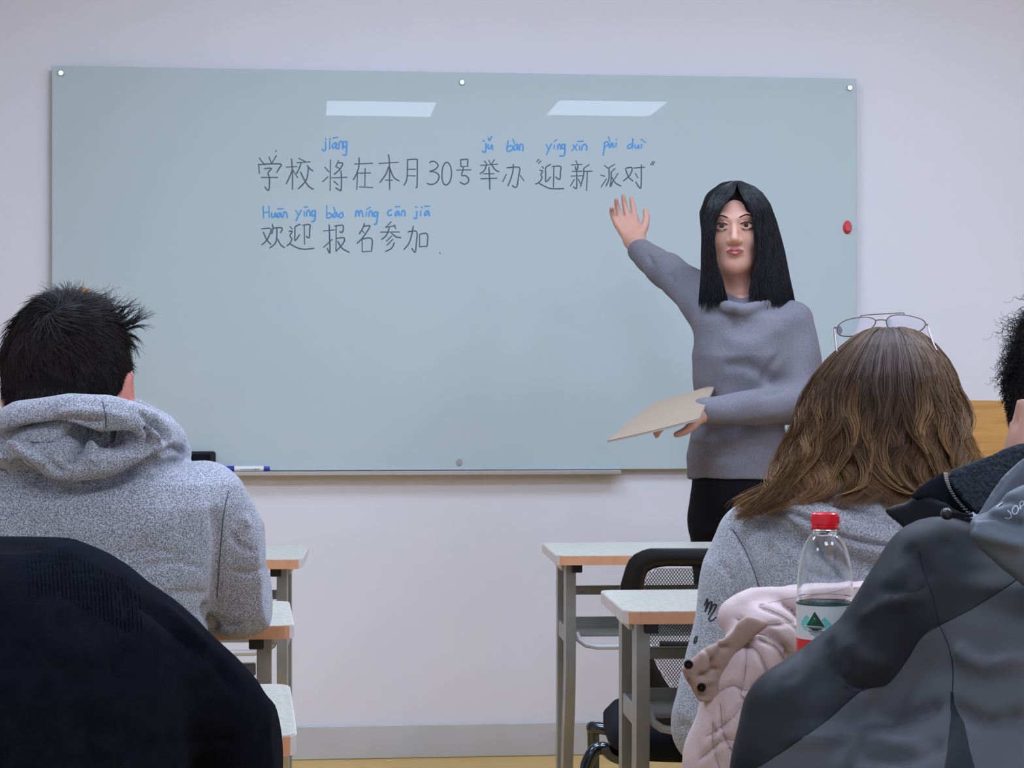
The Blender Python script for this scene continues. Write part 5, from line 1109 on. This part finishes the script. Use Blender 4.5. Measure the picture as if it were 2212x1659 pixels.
decal('logo_far_mountain', [Zb([(240, 1310), (262, 1265), (285, 1232), (300, 1245), (310, 1262), (288, 1330), (262, 1340), (238, 1345)]), Zb([(430, 1280), (460, 1245), (500, 1285), (560, 1345), (468, 1352), (455, 1310)])], M['label_aqua'])
decal('logo_reflection', [Zb([(240, 1352), (285, 1352), (290, 1372), (248, 1370)]), Zb([(250, 1376), (292, 1378), (296, 1392), (262, 1392)]), Zb([(468, 1356), (560, 1356), (545, 1368), (468, 1370)]), Zb([(470, 1376), (530, 1374), (520, 1390), (465, 1392)])], M['label_aqua'])
decal('logo_mountain', [Zb([(285, 1342), (362, 1190), (466, 1350), (400, 1346)])], M['label_dkgreen'], .0003)
decal('logo_mountain_face', [Zb([(298, 1335), (330, 1275), (355, 1215), (362, 1240), (352, 1275), (368, 1285), (345, 1320), (330, 1345), (318, 1320)]), Zb([(372, 1255), (385, 1280), (372, 1310), (366, 1290)])], M['label_green'], .0004)
decal('logo_ripple', [Zb([(288, 1356), (466, 1356), (462, 1362), (290, 1362)]), Zb([(300, 1368), (440, 1368), (430, 1384), (330, 1384)]), Zb([(345, 1384), (400, 1384), (405, 1392), (340, 1392)]), Zb([(300, 1394), (455, 1393), (448, 1399), (302, 1399)]), Zb([(295, 1407), (450, 1405), (440, 1411), (305, 1412)]), Zb([(312, 1420), (440, 1418), (430, 1423), (318, 1424)]), Zb([(322, 1434), (425, 1432), (415, 1436), (330, 1438)]), Zb([(336, 1448), (405, 1446), (395, 1450), (345, 1451)]), Zb([(352, 1459), (390, 1458), (380, 1462), (358, 1462)])], M['label_dkgreen'], .0003)
decal('label_corner', [Zb([(703, 1140), (760, 1138), (815, 1135), (816, 1182), (760, 1187), (703, 1188)])], M['label_teal'], .0004)
decal('label_small_print', [Zb([(712+i*11, 1160), (719+i*11, 1160), (719+i*11, 1180), (712+i*11, 1180)]) for i in range(7)]+[Zb([(790, 1148), (797, 1148), (797, 1180), (790, 1180)]), Zb([(802, 1148), (806, 1148), (806, 1180), (802, 1180)])], M['label'], .0006)
decal('label_red_print', [Zb([(726+i*10, y), (732+i*10, y), (732+i*10, y+14), (726+i*10, y+14)]) for y in (1212, 1252) for i in range(9)]+[Zb([(726, y), (815, y-2), (815, y), (726, y+2)]) for y in (1240, 1281)]+[Zb([(728, y), (736, y), (736, y+10), (728, y+10)]) for y in (1296, 1322)], M['label_red'], .0004)

# ------------------------------------------------------------------ the person in the navy sweater, near left
D = 1.72
root, org = person('person.003', 'person in a dark navy knitted sweater in the near left corner, seen from behind', -60, HY, D)
pt = lambda x, y, dd=0.0: P(x, y, D+dd)
hc = pt(-420, 1060, .20); HR = rot(.25, -.9)
F = Field(pt(-700, 800, -.2)-[0, 0, .62], pt(640, 800, .70), .0064)
head(F, hc, HR, 1.0, neck=(pt(-300, 1130, .08), pt(-230, 1230, .02), .044))
F.stack([(1230, -320, 60, D, .06), (1400, -400, 260, D, .10), (1700, -380, 260, D, .10)])
F.tube([pt(290, 1420, .02), pt(500, 1610, .12), pt(260, 1595, .38)], [.030, .028, .025], .02); F.tube([pt(-420, 1400, .02), pt(-600, 1620, .12), pt(-320, 1600, .36)], [.035, .03, .026], .02)
hand(F, pt(240, 1590, .40), (-.7, .7, 0), 1, (0, 0, -1), .95); hand(F, pt(-300, 1600, .38), (.7, .7, 0), -1, (0, 0, -1), .95)
add('body', F.mesh(), M['skin'], root, org)
F = Field(hc-.2, hc+.2, .007); F.ell(hc+HR@np.array([0, -.012, .037]), (.086, .106, .096), .01, 'u', HR); F.ell(hc+HR@np.array([0, .11, -.06]), (.12, .1, .1), .01, 's', HR)
V, Fc = F.mesh(); V = wrinkle(V, Fc, .003, 120, 4); add('hair', (V, Fc), M['hair_under'], root, org)
F = Field(pt(-1130, 1140, -.30)-[0, 0, .66], pt(680, 1140, .46)+[0, 0, .02], .0062)
EDGE = [(1152, 60), (1158, 95), (1166, 140), (1180, 180), (1205, 235), (1240, 290), (1280, 330), (1310, 355), (1350, 415), (1375, 445), (1420, 490), (1470, 545), (1500, 580), (1540, 608), (1580, 624), (1640, 636), (1700, 640)]
ey, ex = zip(*EDGE)
F.stack([(1153, -330, 70, D+.0, .05), (1166, -400, 132, D, .07), (1180, -440, 172, D, .08), (1205, -480, 228, D, .095), (1240, -520, 282, D, .11), (1280, -550, 322, D, .125), (1350, -570, 385, D, .14), (1450, -560, 400, D, .15), (1600, -540, 395, D, .155), (1900, -520, 380, D, .16), (2250, -500, 370, D, .165)], .03, 2.3)
F.tube([pt(-240, 1215, .02), pt(-300, 1150, .06)], [.085, .068], .03)
F.tube([pt(330, 1395, .02), pt(400, 1465, .04), pt(470, 1540, .08), pt(528, 1630, .12)], [.036, .040, .044, .046], .03)
F.tube([pt(528, 1630, .12), pt(400, 1640, .26), pt(250, 1610, .38)], [.046, .040, .032], .025)
F.tube([pt(-460, 1395, .02), pt(-560, 1500, .06), pt(-630, 1650, .12)], [.06, .052, .046], .04); F.tube([pt(-630, 1650, .12), pt(-480, 1640, .26), pt(-300, 1610, .38)], [.046, .040, .032], .025)
V, Fc = F.mesh(); V = wrinkle(V, Fc, .003, 26, 31)
ribs = [(-.0016, 2.2, [(x, 1170+max(0, x-100)*.45), (x+6+abs(x-170)*.02, 1240+max(0, x-100)*.4), (x+8, 1300+max(0, x-120)*.5)]) for x in range(60, 300, 11)]
V = folds(V, Fc, ribs+[(-.007, 10, [(300, 1300), (345, 1330), (400, 1380), (470, 1440), (520, 1500)]), (-.005, 12, [(270, 1260), (280, 1330), (262, 1400), (240, 1480)]), (.005, 14, [(345, 1310), (420, 1380), (480, 1450)]), (-.005, 14, [(220, 1659), (190, 1600), (200, 1520)]), (-.004, 12, [(260, 1620), (400, 1600), (520, 1600)]), (.005, 25, [(100, 1400), (200, 1420)])])
add('sweater', (V, Fc), M['navy'], root, org); bv = bvh_of(V, Fc)
on_cloth('rib_stitches', [[(x, 1172+max(0, x-100)*.47), (x+5, 1235+max(0, x-100)*.42), (x+8, 1290+max(0, x-120)*.5)] for x in range(56, 300, 9)], 1.7, M['rib_line'], root, org, bv, .0005)
seated_legs(root, org, pt(-60, 900)[0], D-.02, M['jeans'], knee=.36)
stool('black round stool under the person in the navy sweater', pt(-60, 900)[0], D-.02)

# ------------------------------------------------------------------ the man in the black and grey jacket, near right
D = 1.95
root, org = person('person.004', 'curly-haired man in a black and grey hooded jacket at the right edge', 2250, HY, D)
pt = lambda x, y, dd=0.0: P(x, y, D+dd)
hc = pt(2362, 905, .13); HR = rot(.35, -.12)
F = Field(pt(1640, 600, -.25)-[0, 0, .62], pt(2960, 600, .72), .0058)
L = head(F, hc, HR, 1.0, neck=(pt(2330, 1000, .08), pt(2330, 1110, .02), .058))
F.stack([(1160, 2150, 2450, D, .08), (1300, 2030, 2640, D-.02, .10), (1700, 2050, 2620, D-.05, .10)])
F.tube([pt(2060, 1320, -.04), pt(1780, 1610, -.05), pt(1980, 1560, .36)], [.04, .034, .026], .02); F.tube([pt(2620, 1290, -.03), pt(2850, 1560, .06), pt(2640, 1560, .36)], [.05, .036, .028], .02)
hand(F, pt(1980, 1555, .38), (.7, .7, 0), 1, (0, 0, -1), .95); hand(F, pt(2620, 1555, .38), (-.7, .7, 0), -1, (0, 0, -1), .95)
add('body', F.mesh(), M['skin'], root, org)
# jacket
F = Field(pt(1575, 1030, -.36)-[0, 0, .74], pt(3080, 1030, .46)+[0, 0, .06], .0066)
F.stack([(1165, 2060, 2560, D-.02, .08), (1195, 2010, 2620, D-.03, .11), (1240, 1975, 2660, D-.04, .135), (1320, 1955, 2690, D-.05, .15), (1420, 1950, 2700, D-.06, .16), (1520, 1900, 2700, D-.07, .165), (1620, 1800, 2700, D-.09, .17), (1800, 1760, 2700, D-.10, .175), (2200, 1780, 2700, D-.11, .18)], .03, 2.4)
F.tube([pt(2035, 1258, -.05), pt(1990, 1335, -.06), pt(1905, 1430, -.06), pt(1822, 1493, -.06), pt(1742, 1566, -.07), pt(1712, 1680, -.09)], [.062, .064, .056, .056, .062, .056], .03)
F.tube([pt(1712, 1660, -.09), pt(1850, 1600, .1), pt(1990, 1560, .36)], [.052, .044, .035], .02)
F.tube([pt(2330, 1100, -.04), pt(2440, 1095, -.01), pt(2495, 1080, .05), pt(2450, 1065, .12), pt(2330, 1060, .145), pt(2250, 1075, .12)], [.022, .024, .024, .022, .020, .016], .02)
F.tube([pt(2640, 1270, -.05), pt(2780, 1430, .0), pt(2900, 1570, .06)], [.07, .06, .05], .03); F.tube([pt(2900, 1570, .06), pt(2760, 1570, .22), pt(2600, 1560, .38)], [.05, .044, .035], .02)
V, Fc = F.mesh(); V = wrinkle(V, Fc, .0013, 24, 41)
fs = [(-.007, 7, [(1790, 1375), (1788, 1410), (1802, 1450), (1840, 1480), (1880, 1488)]), (.004, 22, [(1830, 1385), (1870, 1430), (1930, 1440)]), (-.005, 10, [(1960, 1180), (1985, 1215), (2010, 1250)]), (.0025, 14, [(1940, 1220), (1960, 1270), (1950, 1320)]), (-.0035, 10, [(1900, 1270), (1950, 1280), (2000, 1260)]),
      (.007, 18, [(2060, 1400), (2130, 1440), (2212, 1420)]), (-.007, 14, [(2050, 1520), (2130, 1560), (2212, 1540)]), (.006, 18, [(1700, 1600), (1850, 1590), (2000, 1620)]), (-.008, 12, [(1900, 1560), (1980, 1540), (2030, 1520)]), (-.007, 14, [(1850, 1640), (1950, 1640), (2040, 1600)]), (-.002, 10, [(1740, 1400), (1720, 1450), (1700, 1470)]), (.003, 14, [(1860, 1340), (1930, 1300), (2000, 1290)])]
V = folds(V, Fc, fs)
bv = bvh_of(V, Fc)
def jacket_mat():
    """black yoke and sleeve over a charcoal body, the boundary a curve fixed to the garment"""
    m = mat('jacket_shell', (.010, .012, .017), .55, Specular_IOR_Level=.25, bump=(10, .06, .01)); nt = m.node_tree; b = nt.nodes['Principled BSDF']; tc = nt.nodes['Texture Coordinate']
    sp = nt.nodes.new('ShaderNodeSeparateXYZ'); nt.links.new(tc.outputs['Object'], sp.inputs[0])
    def curve(pts, ax='X', flip=False):          # pts in photo px on the cloth (distance ~D-.15)
        X, Z = [], []; dd = D-.10
        for x, y in pts:
            hp = cast(bv, x, y); hp = hp if hp is not None else P(x, y, dd); dd = hp[1]; X.append(hp[0]-org[0]); Z.append(hp[2])
        if ax == 'Z': X, Z = Z[::-1], X[::-1]
        r = nt.nodes.new('ShaderNodeValToRGB'); e = r.color_ramp.elements; lo, hi = X[0], X[-1]; zl, zh = min(Z)-.001, max(Z)+.001
        while len(e) > 1: e.remove(e[-1])
        e[0].position = 0; v = (Z[0]-zl)/(zh-zl); e[0].color = (v, v, v, 1)
        for x, z in zip(X[1:], Z[1:]): v = (z-zl)/(zh-zl); k = e.new((x-lo)/(hi-lo)); k.color = (v, v, v, 1)
        a = nt.nodes.new('ShaderNodeMapRange'); a.inputs[1].default_value = lo; a.inputs[2].default_value = hi; nt.links.new(sp.outputs[ax], a.inputs[0]); nt.links.new(a.outputs[0], r.inputs[0])
        s2 = nt.nodes.new('ShaderNodeMapRange'); s2.inputs[3].default_value = zl; s2.inputs[4].default_value = zh; nt.links.new(r.outputs[0], s2.inputs[0])
        g_ = nt.nodes.new('ShaderNodeMath'); g_.operation = 'LESS_THAN'; nt.links.new(sp.outputs['Z' if ax == 'X' else 'X'], g_.inputs[0]); nt.links.new(s2.outputs[0], g_.inputs[1]); return g_
    g1 = curve([(1612, 1672), (1640, 1655), (1670, 1636), (1700, 1616), (1740, 1588), (1790, 1552), (1860, 1492), (1885, 1486), (1915, 1480), (1950, 1440), (1985, 1380), (2010, 1358), (2030, 1350), (2090, 1320), (2150, 1283), (2212, 1240), (2300, 1200), (2400, 1200), (2560, 1230)])
    # a black strip that widens down the side seam
    gl = curve([(2052, 1480), (2054, 1540), (2048, 1600), (2040, 1659), (2030, 1760)], 'Z'); gr = curve([(2056, 1480), (2062, 1520), (2082, 1560), (2095, 1620), (2106, 1659), (2130, 1760)], 'Z')
    inn = nt.nodes.new('ShaderNodeMath'); inn.operation = 'SUBTRACT'; nt.links.new(gr.outputs[0], inn.inputs[0]); nt.links.new(gl.outputs[0], inn.inputs[1])
    lowz = nt.nodes.new('ShaderNodeMath'); lowz.operation = 'LESS_THAN'; lowz.inputs[1].default_value = CH-(1505-HY)*(D-.2)/FPX; nt.links.new(sp.outputs['Z'], lowz.inputs[0])
    mu = nt.nodes.new('ShaderNodeMath'); mu.operation = 'MULTIPLY'; nt.links.new(inn.outputs[0], mu.inputs[0]); nt.links.new(lowz.outputs[0], mu.inputs[1])
    fi = nt.nodes.new('ShaderNodeMath'); fi.operation = 'SUBTRACT'; fi.use_clamp = True; nt.links.new(g1.outputs[0], fi.inputs[0]); nt.links.new(mu.outputs[0], fi.inputs[1])
    mx = nt.nodes.new('ShaderNodeMix'); mx.data_type = 'RGBA'; mx.inputs['A'].default_value = (.0075, .0092, .0145, 1); mx.inputs['B'].default_value = (.068, .073, .088, 1)
    nt.links.new(fi.outputs[0], mx.inputs['Factor']); nt.links.new(mx.outputs['Result'], b.inputs['Base Color']); return m
M['jacket'] = jacket_mat()
add('jacket', (V, Fc), M['jacket'], root, org); bv = bvh_of(V, Fc)
on_cloth('seam', [[(1640, 1655), (1700, 1616), (1790, 1552), (1860, 1492), (1915, 1478), (1955, 1430), (1990, 1376), (2028, 1351), (2090, 1319), (2150, 1283), (2212, 1240)], [(2030, 1352), (2050, 1400), (2058, 1450), (2056, 1510)], [(1985, 1190), (1995, 1235), (2015, 1290), (2028, 1350)]], 1.6, M['hem'], root, org, bv, .0006)
# collar standing open: fleece-lined, with a zip along its edge; drawcord; folded hood
def shell(name, outline, dfun, th, m, bulge=0.0, res=.0034, wr=.0012, fold=()):
    P_ = np.array(outline, float); lo, hi = P_.min(0), P_.max(0); dmin, dmax = min(dfun(x, y) for x, y in outline), max(dfun(x, y) for x, y in outline); dm = (dmin+dmax)/2
    F = Field(P(lo[0]-10, lo[1]-10, dm)*[1, 0, 1]+[-.0, dmin-th-abs(bulge)-.03, -(hi[1]-lo[1]+20)*dm/FPX], P(hi[0]+10, lo[1]-10, dm)*[1, 0, 1]+[0, dmax+th+abs(bulge)+.03, 0], res)
    X = F.ax[0][:, None]; Z = F.ax[2][None, :]; px = CX+X*FPX/dm; py = HY-(Z-CH)*FPX/dm; best = np.full((len(F.ax[0]), len(F.ax[2])), 1e9); ins = np.zeros(best.shape, bool)
    for a, b in zip(P_, np.roll(P_, -1, 0)):
        ab = b-a; t = np.clip(((px-a[0])*ab[0]+(py-a[1])*ab[1])/(ab@ab+1e-9), 0, 1); best = np.minimum(best, np.hypot(px-a[0]-t*ab[0], py-a[1]-t*ab[1]))
        ins ^= ((a[1] > py) != (b[1] > py)) & (px < (b[0]-a[0])*(py-a[1])/(b[1]-a[1]+1e-9)+a[0])
    sd = np.where(ins, -best, best)*dm/FPX; e = min(th, .006)
    yc = np.vectorize(dfun)(px, py)-bulge*np.sqrt(np.clip(-sd/.05, 0, 1)); thk = th*np.clip(-sd/.01+.5, .3, 1)
    Y = F.ax[1][None, :, None]; dy = np.abs(Y-yc[:, None, :])-thk[:, None, :]; s2 = sd[:, None, :]+e
    F.F = (np.minimum(np.maximum(s2, dy), 0)+np.sqrt(np.maximum(s2, 0)**2+np.maximum(dy, 0)**2)-e*.6).astype(np.float32)
    V, Fc = F.mesh(); k_ = V[:, 1]/dm; V[:, 0] *= k_; V[:, 2] = CH+(V[:, 2]-CH)*k_; V = wrinkle(V, Fc, wr, 60, 8)
    if fold: V = folds(V, Fc, fold)
    add(name, (V, Fc), m, root, org); return V, Fc
shell('collar_front', [(1905, 1102), (1935, 1090), (1962, 1082), (1975, 1068), (2000, 1068), (2040, 1078), (2068, 1094), (2110, 1115), (2150, 1160), (2120, 1260), (2020, 1240), (1975, 1175), (1945, 1135)], lambda x, y: 1.93+(2110-x)*.0004, .004, M['jacket'])
shell('collar_lining', [(2044, 1022), (2052, 1010), (2085, 998), (2120, 982), (2160, 964), (2212, 953), (2300, 948), (2300, 1100), (2200, 1110), (2140, 1112), (2106, 1116), (2080, 1090), (2056, 1062), (2046, 1040)], lambda x, y: 1.955+(x-2044)*.0003, .005, M['fleece'], res=.0034, wr=.002)
shell('inner_facing', [(1960, 1076), (1990, 1046), (2040, 1012), (2060, 1030), (2090, 1080), (2112, 1118), (2070, 1108), (2010, 1086)], lambda x, y: 1.975, .003, M['hem'])
shell('collar_edge', [(2106, 1116), (2130, 1080), (2165, 1030), (2212, 985), (2320, 960), (2320, 1140), (2200, 1160), (2140, 1150)], lambda x, y: 1.90+(x-2106)*.0003, .004, M['jkt_blue'], fold=[(-.003, 3, [(2120, 1110), (2150, 1062), (2190, 1010)])])
hv = shell('hood', [(2090, 1132), (2098, 1112), (2130, 1100), (2152, 1082), (2170, 1058), (2200, 1042), (2250, 1030), (2420, 1030), (2480, 1200), (2420, 1330), (2300, 1330), (2212, 1275), (2150, 1228), (2105, 1185), (2092, 1160)], lambda x, y: 1.80+.0*x+(0 if y < 1150 else -.0002*(y-1150)), .014, M['jkt_blue'], bulge=.045, fold=[(-.006, 7, [(2100, 1118), (2140, 1112), (2180, 1125), (2212, 1130)]), (.006, 12, [(2100, 1150), (2150, 1165), (2212, 1180)]), (-.004, 8, [(2150, 1090), (2180, 1080), (2212, 1090)])])
bh = bvh_of(*hv); on_cloth('hood_print', [[(2176, 1102), (2182, 1108), (2184, 1116), (2178, 1120), (2170, 1118)], [(2190, 1094), (2186, 1102), (2189, 1110), (2196, 1108), (2199, 1099), (2195, 1092), (2190, 1094)], [(2204, 1100), (2202, 1086)], [(2202, 1086), (2208, 1082), (2211, 1089), (2205, 1094)], [(2153, 1094), (2166, 1084)]], 2.4, M['print_white'], root, org, bh, .001)
# zip teeth
zp = MB(); zl = spline([(2043, 1022), (2046, 1038), (2052, 1056), (2064, 1076), (2080, 1094), (2102, 1115)], 4)
for i in range(20):
    k = i*(len(zl)-1)/20.; a = zl[int(k)]; b = zl[min(int(k)+1, len(zl)-1)]; p = a+(b-a)*(k-int(k)); q_ = P(p[0], p[1], 1.935)-org; s_ = .0016
    zp.box(q_-[.0017, .002, .0007], q_+[.0014, .002, .0007])
zp.build('zipper', M['steel'], root)
q_ = P(2046, 1110, 1.84)-org
MB().lathe([(0, -.006), (.0032, -.0055), (.0052, -.003), (.0055, .003), (.0035, .007), (0, .0072)], 20, axis='y').build('cord_toggle', M['black_plastic'], root, True).location = tuple(q_)
for dy in (0, 4): MB().tube([P(2050, 1108+dy, 1.84)-org, P(2072, 1109+dy, 1.835)-org, P(2100, 1114+dy*.3, 1.82)-org], .0011, 8).build('drawcord', M['hem'], root, True)
seated_legs(root, org, pt(2330, 900)[0], D-.12, M['jeans'], knee=.40)
stool('black round stool under the man in the black and grey jacket', pt(2330, 900)[0], D-.12)
def cutB(F):
    F.tube([hc+HR@np.array([0, -.08, -.045]), hc+HR@np.array([0, -.06, -.09])], [.05, .045], .03); F.ell(hc+HR@np.array([0, .155, -.055]), (.12, .095, .10), .015, 's', HR)
scalp_cap(hc, HR, .985, cutB, root, org, M['hair_under'])
def lenB(p, rg): return np.interp(p[:, 2], [-.08, -.02, .03, .06, .12], [.003, .006, .024, .055, .07])*rg.uniform(.7, 1.3, len(p))
def liftB(p, rg): return np.interp(p[:, 2], [-.05, .04, .12], [.25, .9, 1.4])*rg.uniform(.6, 1.4, len(p))
Pth, r_, c_ = short_hair(7000, hc, HR, (.0, -.06, .12), lenB, liftB, seed=21, steps=18, base=(.010, .008, .009), spread=.1, swirl=.2, rad=.0005, curl=2.3, front=.085)
strands('hair_strands', Pth, r_, c_, M['hair'], root, org)
